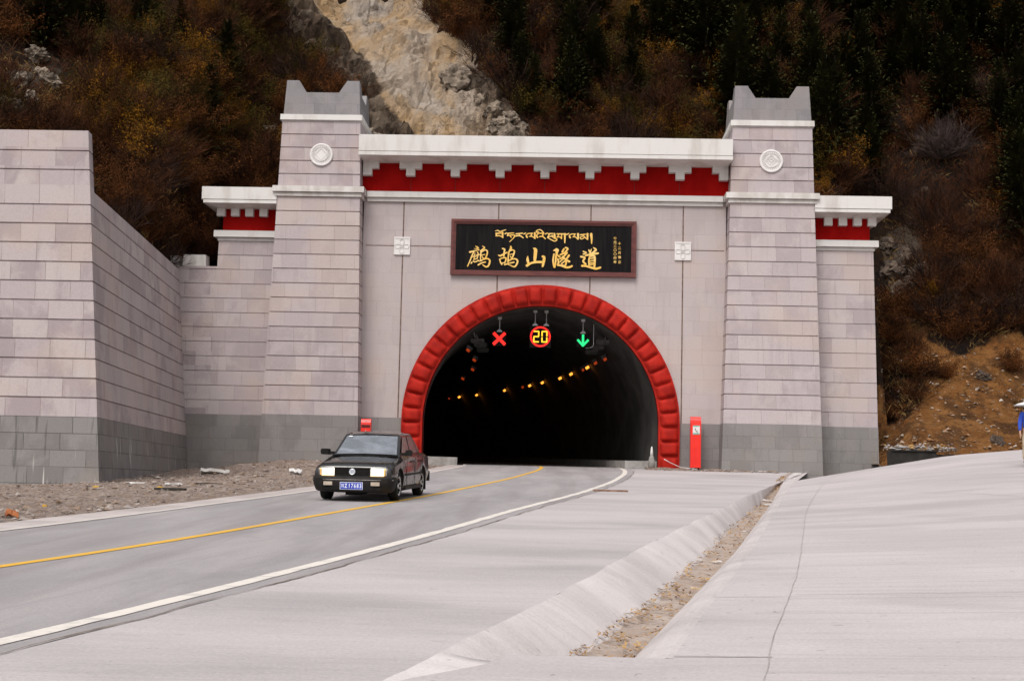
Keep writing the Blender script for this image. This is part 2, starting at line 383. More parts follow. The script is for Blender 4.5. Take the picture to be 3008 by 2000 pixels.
# wandering joint between road and apron
m = MB()
rows = []
for y in [i*.12 for i in range(30, 490)]:
    c = xr(y)+.325+.05*mnoise.noise((y*1.1, 1.7, 0))+.02*mnoise.noise((y*5, 4.7, 0)); w = max(.002, .011+.014*mnoise.noise((y*.8, 8, 0)))
    rows.append([(c-w, y, P(y)+.012), (c+w, y, P(y)+.012)])
m.grid(rows); j = m.build('road_joint', nmat('dark_joint_dirt', (.14, .105, .08), (.24, .195, .165), 6), fix=False); j['kind'] = 'structure'
YA = [0.5*i for i in range(-8, 126)]
strip('apron', lambda y: xr(y)+.32, lambda y: max(xd(y)+.05*mnoise.noise((y*.8, 2.2, 0)), xr(y)+.4), .004, YA, M['apron'], 4)
# the drain: left sloping face, silted bottom, right lip
DEP = .40
def drain_depth(y): return DEP*sstep(54, 36, y)*sstep(9.94, 10.0, y)
B_L = [(gr(x, y, -DEP*.93).y, gr(x, y, -DEP*.93).x) for x, y in ((1705, 1932), (1890, 1800), (2055, 1650), (2175, 1530), (2285, 1445))]
B_R = [(gr(x, y, -DEP*.93).y, gr(x, y, -DEP*.93).x) for x, y in ((1925, 1935), (2050, 1790), (2160, 1660), (2240, 1540), (2305, 1440))]
def b0(y):   # bottom left
    return min(interp(B_L, y), xe(y)-.12)+.05*mnoise.noise((y*.9, 7.7, 0))+.02*mnoise.noise((y*3.1, 2.7, 0))
def b1(y): return max(min(interp(B_R, y)-.01, xe(y)-.07), interp(B_L, y)+.04)
def slab_l(y): return lerp(xd(y)+.06, b0(9.97), sstep(8.6, 9.97, y))
YD = [8.6+.15*i for i in range(0, 9)]+[9.955]+[10.0+.25*i for i in range(0, 212)]
m = MB(); rows = []
for y in YD:
    a, b = xd(y)+.05*mnoise.noise((y*.8, 2.2, 0)), (b0(y)+.03 if y > 9.96 else slab_l(y)+.02); r = []
    dd = drain_depth(y)*.93 if y > 9.96 else .06*sstep(8.6, 9.9, y)
    for i in range(9):
        t = i/8; x = lerp(a, b, t)
        z = P(y)+.006-dd*(t**1.2)+.018*mnoise.noise((x*3, y*1.2, 1))*math.sin(PI*t)+.012*(1-t)*mnoise.noise((y*2.5, 1, 1))
        r.append((x, y, z))
    rows.append(r)
m.grid(rows); o = m.build('drain_wall', M['ditchw'], fix=False, smooth=True); o['kind'] = 'structure'
m = MB(); rows = []
for y in [v for v in YD if v > 9.94]:
    rows.append([(lerp(b0(y)-.06, b1(y)+.04, i/6), y, P(y)-DEP*sstep(54, 36, y)*.93+.005+.03*mnoise.noise((i*.8, y*1.6, 3))+.05*abs(i/3-1)**2*.6) for i in range(7)])
m.grid(rows); o = m.build('drain_bottom', M['silt'], fix=False, smooth=True); o['kind'] = 'structure'
m = MB(); rows = []
for y in [v for v in YD if v > 9.94]:
    e = xe(y); a = b1(y); z = P(y)+.02; d = DEP*sstep(54, 36, y)
    rows.append([(a-.02, y, z-d-.05), (a+.01, y, z-d*.5), (lerp(a, e, .6), y, z-.045), (e-.015, y, z-.008), (e+.05, y, z-.010)])
m.grid(rows); o = m.build('drain_lip', M['lip'], fix=False); o['kind'] = 'structure'
# near end of the drain, closed with concrete
m = MB(); rows = [[(lerp((slab_l(y) if y > 8.6 else xd(y)+.06), xe(y)+.05, i/6), y, P(y)+.010) for i in range(7)] for y in [-4, 0, 4, 7, 8.6, 8.9, 9.2, 9.5, 9.8, 9.95]]
rows.append([(p[0], 9.96, p[2]-.5) for p in rows[-1]])
m.grid(rows); o = m.build('drain_cover_slab', M['strip'], fix=False); o['kind'] = 'structure'
# side road, climbing to the right
def side_z(x, y):
    d = max(0, x-xe(y)); k = interp([(0, .012), (10, .02), (20, .055), (41, .130), (50, .185), (56, .17)], y)
    dd = d if d < 5.2 else 5.2+(d-5.2)*.55
    z = P(min(y, 50))+.02+k*dd
    if y > 50: z -= k*dd*.9*sstep(50, 57, y)
    return z
J = [(0, .2), (9.18, 1.19), (13.93, 2.19), (18.2, 2.95), (29, 4.8), (42, 7.4), (50, 9.6), (58, 12)]
xj = yl(J)
YR = [.5*i for i in range(-8, 122)]
strip('side_road_edge', lambda y: xe(y)+.04, xj, 0, YR, M['strip'], 4, zf=side_z)
strip('side_road', xj, lambda y: xj(y)+26, 0, YR, M['side'], 40, zf=side_z)
m = MB()
def crack(f0, pts, w, name):
    m = MB(); rows = []
    for (x, y) in pts:
        rows.append([(x-w[0], y-w[1], side_z(x-w[0], y-w[1])+.007), (x+w[0], y+w[1], side_z(x+w[0], y+w[1])+.007)])
    m.grid(rows); o = m.build(name, M['crackm'], fix=False); o['kind'] = 'structure'
M['crackm'] = nmat('pale_joint_dirt', (.30, .265, .245), (.44, .41, .39), 4)  # faint pale brown of the thin side road joints
crack(0, [(xj(y)+.006+.02*mnoise.noise((y*1.2, 2, 5)), y) for y in [i*.25 for i in range(0, 210)]], (.0035, 0), 'side_road_joint')
for yy, x1 in ((13.75, 22), (26.5, 24), (38, 26)):
    crack(0, [(xj(yy)+.05+i*.5, yy+.02*mnoise.noise((i*.9, yy, 0))+.012*i) for i in range(0, int((x1-xj(yy))*2))], (0, .007), 'side_road_joint')
crack(0, [(lerp(xe(9.95), xj(9.95), t/8)+.03, 9.95) for t in range(9)], (0, .012), 'side_road_joint')
crack(0, [(lerp(xe(13.6), xj(13.7), t/8)+.03, 13.6) for t in range(9)], (0, .007), 'side_road_joint')
crack(0, [(7.9+.09*i+.25*mnoise.noise((i*.2, 1, 1)), 33-.35*i) for i in range(0, 50)], (.010, 0), 'side_road_joint')

# rubble strip left of the road
def grav_z(x, y):
    d = max(0, xl(y)-.8-x)
    z = P(y)-.03-.04*d+.36*math.exp(-((x+11.2)**2/9+(y-60.5)**2/7))+.12*math.exp(-((x+9)**2/4+(y-52)**2/30))
    z += .10*mnoise.noise((x*.8, y*.8, 4))*min(1, d)+.05*mnoise.noise((x*2.6, y*2.6, 9))*min(1, d*2)
    return z
m = MB(); rows = []
for y in [8+.3*i for i in range(0, 188)]:
    x1 = xl(y)-.72; x0 = -46 if y < 46 else -18
    rows.append([(x1-(x1-x0)*(i/60)**1.35, y, grav_z(x1-(x1-x0)*(i/60)**1.35, y)) for i in range(61)])
m.grid(rows); o = m.build('gravel_verge', M['gravel'], fix=False, smooth=True); o['kind'] = 'structure'

# ------------------------------------------------------------------ the portal building
CX = -0.93; FY = 63.0
portal = thing('tunnel_portal', 'pale stone tunnel portal with two tapered towers, white cornices and a red arch', 'tunnel portal', (CX, FY, 2.3))
AR_O, AR_I, AZ = 5.95, 5.07, 4.19
def joints(zs, zt, g=.05):
    return zs
# centre wall above plinth, with the arched opening
def wall_strip(name, zlo, zhi, yf, mat, thick=1.2, side=0):
    m = MB(); R = AR_O-.45; xs = sorted(set([-7.9, 7.9]+[round(R*math.cos(PI*i/48), 4) for i in range(49)]))
    for a, b in zip(xs[:-1], xs[1:]):
        def low(x):
            if abs(x) >= R-1e-6: return zlo
            return max(zlo, AZ+math.sqrt(max(0, R*R-x*x)))
        if b <= -R+1e-6 or a >= R-1e-6: la = lb = zlo
        else: la, lb = low(a), low(b)
        if side*(a+b) < 0 or (max(la, lb) >= zhi and min(la, lb) >= zhi): continue
        la, lb = min(la, zhi), min(lb, zhi)
        m.add([(CX+a, yf, la), (CX+b, yf, lb), (CX+b, yf, zhi), (CX+a, yf, zhi), (CX+a, yf+thick, la), (CX+b, yf+thick, lb), (CX+b, yf+thick, zhi), (CX+a, yf+thick, zhi)],
              [(0, 1, 2, 3), (5, 4, 7, 6), (0, 4, 5, 1), (3, 2, 6, 7)])
    return m
wall = wall_strip('wall', 4.30, 15.6, FY, None).build('wall', M['ashlar'], portal)
for sd_ in (-1, 1): wall_strip('plinth', .8, 4.30, FY-.012, None, side=sd_).build('plinth', M['plinth'], portal)
# expansion joints cut into the wall face
m = MB()
for x in (-7.07, -2.915, 1.11, 5.115):
    segs = [(4.3, 13.75)] if abs(x-CX) > 5 else [(9.4, 10.56), (12.98, 13.75)]
    for a, b in segs: m.box(x-.028, x+.028, FY-.004, FY+.02, a, b)
for (a, b) in ((-8.7, -4.97), (3.09, 6.9)): m.box(a, b, FY-.004, FY+.02, 11.80-.02, 11.80+.02)
m.build('expansion_joint', nmat('rusty_joint', (.10, .06, .045), (.18, .12, .09), 5), portal)
# red padded arch
arch = bpy.data.objects.new('arch_trim', None); COL.objects.link(arch); arch.parent = portal
ZB = 2.26
La = PI*5.5/2; NJ = 17; NB = 3
def arc_pt(t, r):        # t: 0 at crown .. 1 at ground, right half
    tot = La+(AZ-ZB); d = t*tot
    if d <= La:
        a = PI/2-d/5.5; return (r*math.cos(a), AZ+r*math.sin(a))
    return (r, AZ-(d-La))
NV = 17
for side in (1, -1):
    for k in range(NV):
        m = MB(); n = 8; rows = []
        for i in range(n+1):
            u = i/n; t = (k+.02+u*.96)/NV; r = []
            for j2 in range(n+1):
                w = j2/n; x, z = arc_pt(t, lerp(AR_I+.07, AR_O-.02, w))
                h = .20*((1-abs(2*u-1)**5)*(1-abs(2*w-1)**5))**.62
                r.append((CX+side*x, FY-.12-h, z))
            rows.append(r)
        m.grid(rows)
        m.build('voussoir', M['redtrim'], arch, smooth=True)
m = MB(); rows = []
for k in range(-60, 61):
    t = abs(k)/60; s = 1 if k >= 0 else -1; r = []
    for rr, yy in ((AR_O+.03, FY+.01), (AR_O+.03, FY-.125), (AR_O-.06, FY-.135), (AR_I+.06, FY-.135), (AR_I, FY-.12), (AR_I-.005, FY+.5)):
        x, z = arc_pt(t, rr); r.append((CX+s*x, yy, z))
    rows.append(r)
m.grid(rows); m.build('rim', M['redtrim'], arch)
# string course and frieze and cornice between towers
def course(m, x0, x1, yf, z0):
    m.box(x0, x1, yf-.11, yf+.3, z0-.02, z0+.12); m.box(x0, x1, yf-.24, yf+.3, z0+.15, z0+.40); m.box(x0, x1, yf-.09, yf+.3, z0+.12, z0+.15)
m = MB(); course(m, CX-7.75, CX+7.75, FY, 13.76); m.build('string_course', M['white'], portal)
m = MB(); m.box(CX-8.05, CX+8.05, FY-.02, FY+.5, 14.16, 15.62); m.build('frieze', M['red'], portal)
m = MB()
for k in range(-3, 4): m.box(CX+1.955*k-.012, CX+1.955*k+.012, FY-.028, FY, 14.17, 14.9)
m.build('frieze_joint', nmat('dark_red_joint', (.10, .004, .003), (.14, .006, .004), 4), portal)
CZ0, CZ1, CYF = 15.55, 16.45, 61.72
m = MB()
m.box(CX-8.03, CX+8.03, CYF, FY+1.6, CZ0+.17, CZ1-.02); m.box(CX-8.03, CX+8.03, CYF+.05, FY+1.0, CZ0+.135, CZ0+.17)
m.rings([(CZ0-.10, CX-7.95, CX+7.95, FY-.42, FY+1.0), (CZ0-.02, CX-8.03, CX+8.03, CYF-.02, FY+1.0), (CZ0+.135, CX-8.03, CX+8.03, CYF-.02, FY+1.0)])
m.build('cornice', M['white'], portal)
for k in range(-4, 5):
    x = CX+1.955*k; m = MB(); y0, y1 = FY-.36, FY; zt = CZ0-.06
    l = -.485 if k > -4 else -.16; r = .485 if k < 4 else .16
    if k == -4: x += .07; l = -.20
    if k == 4: x -= .07; r = .20
    m.box(x+l, x+r, y0, y1, zt-.33, zt); m.box(x+(l if k == -4 else -.19), x+(r if k == 4 else .19), y0+.002, y1, zt-.64, zt-.33)
    m.build('corbel', M['white'], portal)
# relief panels on the wall
def flower_panel(x0, x1, z0, z1):
    p = MB(); p.box(x0, x1, FY-.07, FY, z0, z1); o = p.build('relief_panel', M['relief'], portal)
    cx, cz = (x0+x1)/2, (z0+z1)/2-.03; m = MB()
    for k in range(4):
        a = k*PI/2; W = .095; pts = []
        for i in range(15):
            t = i/14*2*PI; u = .18+.13*math.cos(t); v = W*math.sin(t)*(1-.25*math.cos(t)*-1)
            pts.append((cx+u*math.cos(a)-v*math.sin(a), FY-.085, cz+u*math.sin(a)+v*math.cos(a)))
        m.tube(pts, .009, 5, caps=False)
    m.tube([(cx+.05*math.cos(t*PI/6), FY-.085, cz+.05*math.sin(t*PI/6)) for t in range(13)], .010, 5, False)
    m.box(x0+.05, x1-.05, FY-.082, FY-.06, z1-.085, z1-.055)
    m.build('flower_relief', M['relief_dark'], o)
flower_panel(-7.45, -6.75, 11.40, 12.18); flower_panel(4.76, 5.46, 11.36, 12.16)
# towers
def tower(tx, flower):
    t = bpy.data.objects.new('tower', None); COL.objects.link(t); t.parent = portal; t.location = (tx-CX, -1.2, 0)
    w0, w1 = 2.10, 1.70; z0, z1 = 2.25, 17.2; yc = 63.75
    def half(z): return lerp(w0, w1, (z-z0)/(z1-z0))
    def rg(z, e=0.0):
        h = half(z); return (z, tx-h-e, tx+h+e, 61.75+(w0-h)-e, 65.75-(w0-h)+e)
    G, Dp = .045, -.05
    rs = [rg(4.30)]; z = 4.30
    for k in range(15):
        zt = 4.30+.63*(k+1)
        rs += [rg(zt-G), rg(zt-G, Dp), rg(zt, Dp), rg(zt)] if k < 14 else [rg(zt)]
    m = MB(); m.rings(rs, caps=False); m.build('shaft', M['stone'], t)
    m = MB(); m.rings([rg(.8, .012), rg(4.30, .012)]); m.build('plinth', M['plinth'], t)
    m = MB(); m.rings([rg(13.74, .09), rg(13.89, .09), rg(13.89, .07), rg(13.92, .07), rg(13.92, .20), rg(14.17, .20)]); m.build('string_course', M['white2'], t)
    rs = [rg(14.17)]
    for k in range(5):
        zt = 14.17+.586*(k+1); rs += [rg(zt-G), rg(zt-G, Dp), rg(zt, Dp), rg(zt)] if k < 4 else [rg(zt)]
    m = MB(); m.rings(rs, caps=False); m.build('upper_shaft', M['stone_up'], t)
    m = MB(); m.rings([rg(17.08, .02), rg(17.12, .02), rg(17.12, .09), rg(17.36, .09)]); m.build('band_course', M['white'], t)
    # crown: block plus four corner merlons with sloped inner faces
    h = half(17.36)-.02; ya, yb = 61.75+(w0-half(17.36))+.02, 65.75-(w0-half(17.36))-.02
    c = bpy.data.objects.new('crown', None)
    m = MB(); zb, zn, ztop = 17.36, 18.38, 18.92; dh = .06
    m.rings([(zb, tx-h, tx+h, ya, yb), (zn, tx-h+dh, tx+h-dh, ya+dh, yb-dh)])
    H = h-dh; A, B = ya+dh, yb-dh
    for sx in (-1, 1):
        for sy in (0, 1):
            xo = tx+sx*H; yo = A if sy == 0 else B; sgn = 1 if sy == 0 else -1
            xi0, xi1 = xo-sx*.90, xo-sx*.56; yi0, yi1 = yo+sgn*.90, yo+sgn*.56; q = .03
            m.add([(xo, yo, zn), (xi0, yo, zn), (xi0, yi0, zn), (xo, yi0, zn), (xo-sx*q, yo+sgn*q, ztop), (xi1, yo+sgn*q, ztop), (xi1, yi1, ztop), (xo-sx*q, yi1, ztop)],
                  [(0, 1, 5, 4), (1, 2, 6, 5), (2, 3, 7, 6), (3, 0, 4, 7), (4, 5, 6, 7)])
    m.build('crown', M['crown'], t)
    # round medallion
    mz = 15.58; my = 61.75+(w0-half(mz))-.03; mx = tx+(.06 if tx < 0 else -.05)
    md = MB(); k = 48; tilt = lambda r, a, y: (mx+r*math.cos(a), y+.027*r*math.sin(a), mz+r*math.sin(a))
    rings_ = [(.50, my+.08), (.50, my-.035), (.475, my-.05), (.43, my-.05), (.415, my-.03), (.30, my-.03), (.285, my-.045)]
    vs = [tilt(r, 2*PI*i/k, y) for r, y in rings_ for i in range(k)]+[tilt(0, 0, my-.045)]
    fs = [(a*k+i, a*k+(i+1) % k, (a+1)*k+(i+1) % k, (a+1)*k+i) for a in range(len(rings_)-1) for i in range(k)]+[((len(rings_)-1)*k+i, (len(rings_)-1)*k+(i+1) % k, len(vs)-1) for i in range(k)]
    md.add(vs, fs); med = md.build('medallion', M['relief'], t)
    r = MB()
    for i in range(28):
        a = 2*PI*(i+.5)/28
        r.prism([(.325, -.022), (.40, -.016), (.40, .016), (.325, .022)], lambda u, v: (mx+u*math.cos(a)-v*math.sin(a), my-.046, mz+u*math.sin(a)+v*math.cos(a)), lambda u, v: (mx+u*math.cos(a)-v*math.sin(a), my-.028, mz+u*math.sin(a)+v*math.cos(a)))
    def ln(p, q, w=.010):
        r.tube([(mx+p[0], my-.047, mz+p[1]), (mx+q[0], my-.047, mz+q[1])], w, 4)
    dmd = [(.265, 0), (0, .265), (-.265, 0), (0, -.265)]
    for i in range(4): ln(dmd[i], dmd[(i+1) % 4], .011)
    r.tube([tilt(.295, 2*PI*i/40, my-.046) for i in range(41)], .009, 4, False)
    if flower:
        r.tube([tilt(.06, 2*PI*i/14, my-.047) for i in range(15)], .010, 4, False)
        for q in range(8):
            a = q*PI/4; R = .13 if q % 2 == 0 else .105
            r.tube([(mx+R*math.cos(a)+.05*math.cos(b*PI/5), my-.047, mz+R*math.sin(a)+.05*math.sin(b*PI/5)) for b in range(11)], .009, 4, False)
        for q in range(4):
            a = q*PI/2; ln((.19*math.cos(a)-.03*math.sin(a), .19*math.sin(a)+.03*math.cos(a)), (.19*math.cos(a)+.03*math.sin(a), .19*math.sin(a)-.03*math.cos(a)))
    r.build('carving', M['relief_dark'], med)
    return t
tower(CX-9.76, False); tower(CX+9.76, True)
# side wings
def wing(s):
    w = bpy.data.objects.new('wing', None); COL.objects.link(w); w.parent = portal; w.location = (s*12.7, 0, 0)
    def X(a, b):
        a, b = CX+s*a, CX+s*b; return (min(a, b), max(a, b))
    G = .03
    def rg(z, e=0.0):
        o = lerp(14.46, 14.24, (z-2.25)/9.7); x0, x1 = X(11.3, o+e); return (z, x0, x1, FY-e, FY+3)
    rs = [rg(4.30)]
    n = 12
    for k in range(n):
        zt = 4.30+(11.92-4.30)/n*(k+1); rs += [rg(zt-G), rg(zt-G, -.03), rg(zt, -.03), rg(zt)] if k < n-1 else [rg(zt)]
    m = MB(); m.rings(rs, caps=False); m.build('wall', M['stone'], w)
    m = MB(); m.rings([rg(.8, .012), rg(4.30, .012)]); m.build('plinth', M['plinth'], w)
    m = MB(); m.rings([rg(11.90, .05), rg(12.02, .05), rg(12.02, .03), rg(12.05, .03), rg(12.05, .20), rg(12.33, .20)]); m.build('string_course', M['white'], w)
    m = MB(); x0, x1 = X(11.3, 14.08); m.box(x0, x1, FY-.01, FY+2.9, 12.33, 13.5); m.build('frieze', M['red'], w)
    m = MB()
    for k in range(3):
        x = CX+s*(12.45+.62*k+.31); m.box(x-.010, x+.010, FY-.018, FY, 12.34, 13.0)
    m.build('frieze_joint', M['red'], w)
    m = MB(); x0, x1 = X(11.57, 14.83); yf = 62.0
    m.box(x0, x1, yf, FY+3.4, 13.56, 14.10); m.box(x0, x1-(.05 if s > 0 else 0), yf+.05, FY+3.3, 13.53, 13.56)
    xa, xb = X(11.57, 14.22); xc0, xc1 = X(11.57, 14.76)
    m.rings([(13.30, xa, xb, FY-.28, FY+3.0), (13.40, xc0, xc1, yf+.02, FY+3.3), (13.53, xc0, xc1, yf+.02, FY+3.3)])
    m.build('cornice', M['white'], w)
    for k in range(4):
        x = CX+s*(12.27+.625*k); m = MB(); m.box(x-.175, x+.175, FY-.27, FY, 12.96, 13.32); m.build('dentil', M['white'], w)
wing(-1); wing(1)
# dark drain pipe mouth etc. are small: skip. Tunnel bore
tun = thing('tunnel', 'dark tunnel bore curving away to the left behind the red arch', 'tunnel', (CX, 63, 2.33))
m = MB(); rows = []
for s in range(-1, 66):
    s2 = s*2 if s >= 0 else -.08; c = xc(s2) if s >= 0 else CX; y = 63.2+s2; zo = .02*max(0, s2)
    r = []
    R = AR_I-.02
    for i in range(33):
        if i == 0: p = (-R, -2.4)
        elif i == 32: p = (R, -2.4)
        else:
            a = PI-PI*(i-1)/30; p = (R*math.cos(a), R*math.sin(a))
        r.append((c+p[0], y, AZ+zo+p[1]))
    rows.append(r)
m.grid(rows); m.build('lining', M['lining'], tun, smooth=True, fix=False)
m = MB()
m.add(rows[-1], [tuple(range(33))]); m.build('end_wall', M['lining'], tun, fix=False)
# raised walkways inside the bore
for s_, nm in ((-1, 'walkway'), (1, 'walkway')):
    m = MB(); rows = []
    for s in [0, .3]+list(range(1, 120, 3)):
        c = xc(s); y = 63.3+s; z = P(63)+.02*s; a = c+s_*5.2; b = c+s_*(3.55 if s_ < 0 else 3.68)
        rows.append([(b, y, z-.3), (b, y, z+.33), (a, y, z+.35)])
    m.grid(rows); f = rows[0]; m.add([f[0], f[1], f[2], (f[2][0], f[2][1], f[0][2])], [(0, 1, 2, 3)])
    tag(m.build(nm, M['kerb'], fix=False), kind='structure')
# strip of ground between apron and portal foot
m = MB(); rows = []
for y in [60.6+.2*i for i in range(0, 16)]:
    rows.append([(x, y, P(min(y, 63))-.02+.10*mnoise.noise((x*1.3, y*1.3, 2))*1.0+(.07 if y > 61.6 else 0)) for x in [3.6+.2*i for i in range(0, 28)]])
m.grid(rows); o = m.build('gravel_verge', M['gravel'], fix=False, smooth=True); o['kind'] = 'structure'

# ------------------------------------------------------------------ retaining wall on the left
rw = thing('retaining_wall', 'long battered stone retaining wall with a taller pier at its near end, left of the road', 'wall', (-14.4, 45.24, 1.3))
wd = Vector((math.sin(WROT), math.cos(WROT), 0))
def wx(y): return -14.49+(y-45.24)*math.tan(WROT)        # side face line at z 3.34
def side_x(z, y): return wx(y)-.088*(z-3.34)
def rwall(zs, ya, yb, mat, name, xleft, front_batter=.05, G=.045, dp=.05):
    # zs: course boundaries; a prism with front (parallel X) and side (along wd) faces, grooves between courses
    m = MB(); vs = []; fs = []
    def ring(z, e):
        f = ya+front_batter*(z-3.34)*0.6+e; return [(xleft, f, z), (side_x(z, f)-e, f, z), (side_x(z, yb)-e, yb, z), (xleft, yb, z)]
    rr = []
    for i, z in enumerate(zs):
        if 0 < i < len(zs)-1: rr += [ring(z-G, 0), ring(z-G, dp), ring(z, dp), ring(z, 0)]
        else: rr.append(ring(z, 0))
    for r in rr: vs += r
    for k in range(len(rr)-1):
        a = 4*k
        for i in range(3): fs.append((a+i, a+i+1, a+5+i, a+4+i))
    e = 4*(len(rr)-1); fs.append((e, e+1, e+2, e+3)); m.add(vs, fs)
    return m.build(name, mat, rw)
zs = [3.34+.615*k for k in range(0, 12)]+[10.60]
rwall(zs, 45.24, 63.05, M['lstone'], 'wall', -40)
rwall([.2, 3.34], 45.22, 63.02, M['lplinth'], 'plinth', -40.02)
zs2 = [10.60, 11.24, 11.86, 12.50]
m = rwall(zs2, 45.24, 46.05, M['lstone'], 'pier', -40)
m = MB(); m.box(-17.45, -16.95, 63.25, 63.9, 10.55, 11.24); m.build('coping_block', M['white2'], rw)
# low wall between retaining wall and the left wing
lw = thing('low_wall', 'low stone wall with a square coping block between left wing and retaining wall', 'wall', (-15.8, 63, 2))
m = MB(); rs = []; n = 10
def rg2(z, e=0): return (z, -18.2, -15.1, FY+.02-e, FY+2.5)
rs = [rg2(4.30)]
for k in range(n):
    zt = 4.30+(10.66-4.30)/n*(k+1); rs += [rg2(zt-.035), rg2(zt-.035, -.035), rg2(zt, -.035), rg2(zt)] if k < n-1 else [rg2(zt)]
m.rings(rs); m.build('wall', M['lstone'], lw)
m = MB(); m.rings([rg2(.6, .01), rg2(4.30, .01)]); m.build('plinth', M['plinth'], lw)
m = MB(); m.box(-18.2, -15.15, FY-.01, FY+.6, 10.66, 10.76); m.build('coping', M['stone'], lw)
m = MB(); m.rings([(10.76, -16.75, -15.72, FY+.05, FY+.75), (11.27, -16.72, -15.74, FY+.07, FY+.73)]); m.build('coping_block', M['white2'], lw)

# ------------------------------------------------------------------ name plaque
plq = thing('name_plaque', 'black name board with gilt lettering in a maroon frame above the red arch', 'sign', (CX, FY, 10.56))
PX0, PX1, PZ0, PZ1 = -4.96, 3.09, 10.56, 13.0
m = MB(); m.box(PX0+.16, PX1-.16, FY-.10, FY-.02, PZ0+.16, PZ1-.16); m.build('board', M['board'], plq)
m = MB()
for (a, b, y) in ((0, .11, .20), (.11, .17, .16), (.17, .21, .13)):
    x0, x1, z0, z1 = PX0+a, PX1-a, PZ0+a, PZ1-a; w = b-a; yy = FY-y
    m.box(x0, x1, yy, FY, z1-w, z1); m.box(x0, x1, yy, FY, z0, z0+w); m.box(x0, x0+w, yy, FY, z0+w, z1-w); m.box(x1-w, x1, yy, FY, z0+w, z1-w)
m.build('frame', M['maroon'], plq)
def strokes(name, items, ox, oy, sc, y=FY-.13, wk=1.0):
    m = MB(); lay = 0
    for st in items:
        pts = [Vector((at(ox+a/sc, oy+b/sc, FY-.13).x, at(ox+a/sc, oy+b/sc, FY-.13).z)) for a, b, w in st]
        ws = [w/sc/68.3*wk for a, b, w in st]
        # resample with a Catmull-Rom curve
        P2, W2 = [], []
        for i in range(len(pts)-1):
            p0, p1, p2, p3 = pts[max(i-1, 0)], pts[i], pts[i+1], pts[min(i+2, len(pts)-1)]
            for k in range(5):
                t = k/5
                P2.append(.5*((2*p1)+(p2-p0)*t+(2*p0-5*p1+4*p2-p3)*t*t+(3*p1-p0-3*p2+p3)*t**3)); W2.append(lerp(ws[i], ws[i+1], t))
        P2.append(pts[-1]); W2.append(ws[-1]); lay += 1; yf = y-.0012*lay
        L, R_ = [], []
        for i, p in enumerate(P2):
            d = (P2[min(i+1, len(P2)-1)]-P2[max(i-1, 0)]); d = d.normalized() if d.length > 1e-6 else Vector((1, 0)); nn = Vector((-d.y, d.x))*W2[i]/2
            L.append(p+nn); R_.append(p-nn)
        def cap(p, d0, w): return [p+Vector((math.cos(a), math.sin(a)))*w/2 for a in [d0+PI/2-PI*k/5 for k in range(1, 5)]]
        d1 = P2[-1]-P2[-2]; d0 = P2[0]-P2[1]
        ce = cap(P2[-1], math.atan2(d1.y, d1.x), W2[-1]); cs = cap(P2[0], math.atan2(d0.y, d0.x), W2[0])
        vs = []; fs = []; n = len(P2)
        for a, b in zip(L, R_): vs += [(a.x, yf, a.y), (b.x, yf, b.y)]
        fs += [(2*i, 2*i+1, 2*i+3, 2*i+2) for i in range(n-1)]
        o = len(vs); vs += [(c.x, yf, c.y) for c in ce]; fs.append(tuple([2*n-2]+list(range(o, o+4))+[2*n-1]))
        o = len(vs); vs += [(c.x, yf, c.y) for c in cs]; fs.append(tuple([1]+list(range(o, o+4))+[0]))
        m.add(vs, fs)
    return m.build(name, M['gold'], plq, fix=False)
Z1 = (1360, 710, 11.795); Z2 = (1530, 710, 9.073); T1 = (1440, 665, 14.744); T2 = (1590, 665, 14.744)
strokes('chinese_character', [
 [(430, 150, 12), (500, 195, 55), (540, 235, 35)], [(395, 240, 12), (480, 245, 35), (540, 225, 30)], [(245, 360, 75), (400, 322, 42), (555, 285, 38)],
 [(380, 345, 45), (310, 490, 45), (240, 670, 42), (160, 850, 38)], [(420, 390, 22), (385, 500, 30), (390, 600, 30)], [(500, 365, 45), (525, 430, 38), (490, 590, 40)],
 [(325, 530, 30), (450, 470, 25), (585, 448, 42)], [(370, 620, 35), (490, 585, 35)], [(380, 545, 25), (480, 500, 25)],
 [(290, 745, 60), (310, 705, 40)], [(350, 675, 35), (400, 700, 48), (470, 690, 40), (520, 650, 38), (560, 675, 50)],
 [(670, 155, 15), (745, 210, 52), (620, 325, 62)], [(630, 330, 50), (612, 500, 40), (612, 670, 45)], [(640, 370, 30), (770, 290, 45), (838, 330, 52), (838, 430, 55), (770, 585, 52), (690, 560, 35), (650, 480, 20)],
 [(650, 462, 30), (760, 450, 35)], [(615, 680, 35), (700, 620, 45), (850, 592, 50), (928, 650, 58), (915, 760, 60), (870, 850, 55), (790, 870, 55), (680, 800, 25)], [(535, 805, 60), (650, 740, 45), (778, 710, 48)]], *Z1)
strokes('chinese_character', [
 [(1370, 240, 50), (1440, 270, 60), (1432, 350, 60), (1415, 500, 60)], [(1220, 460, 20), (1300, 490, 72), (1420, 420, 50), (1530, 375, 52)],
 [(1270, 610, 42), (1305, 720, 50), (1345, 790, 48)], [(1285, 600, 35), (1400, 560, 45), (1490, 575, 55), (1470, 690, 50), (1440, 740, 45)], [(1350, 745, 40), (1440, 730, 40)],
 [(1655, 165, 50), (1660, 240, 80), (1600, 340, 52), (1570, 500, 50), (1560, 700, 60)], [(1620, 330, 30), (1720, 288, 45), (1780, 335, 52), (1760, 430, 55), (1700, 560, 50), (1640, 510, 30)], [(1620, 450, 30), (1720, 430, 32)],
 [(1560, 690, 50), (1660, 620, 50), (1800, 595, 50), (1888, 655, 58), (1865, 780, 60), (1780, 870, 55), (1640, 820, 30), (1560, 790, 25)], [(1440, 800, 48), (1600, 750, 45), (1765, 715, 52)]], *Z1)
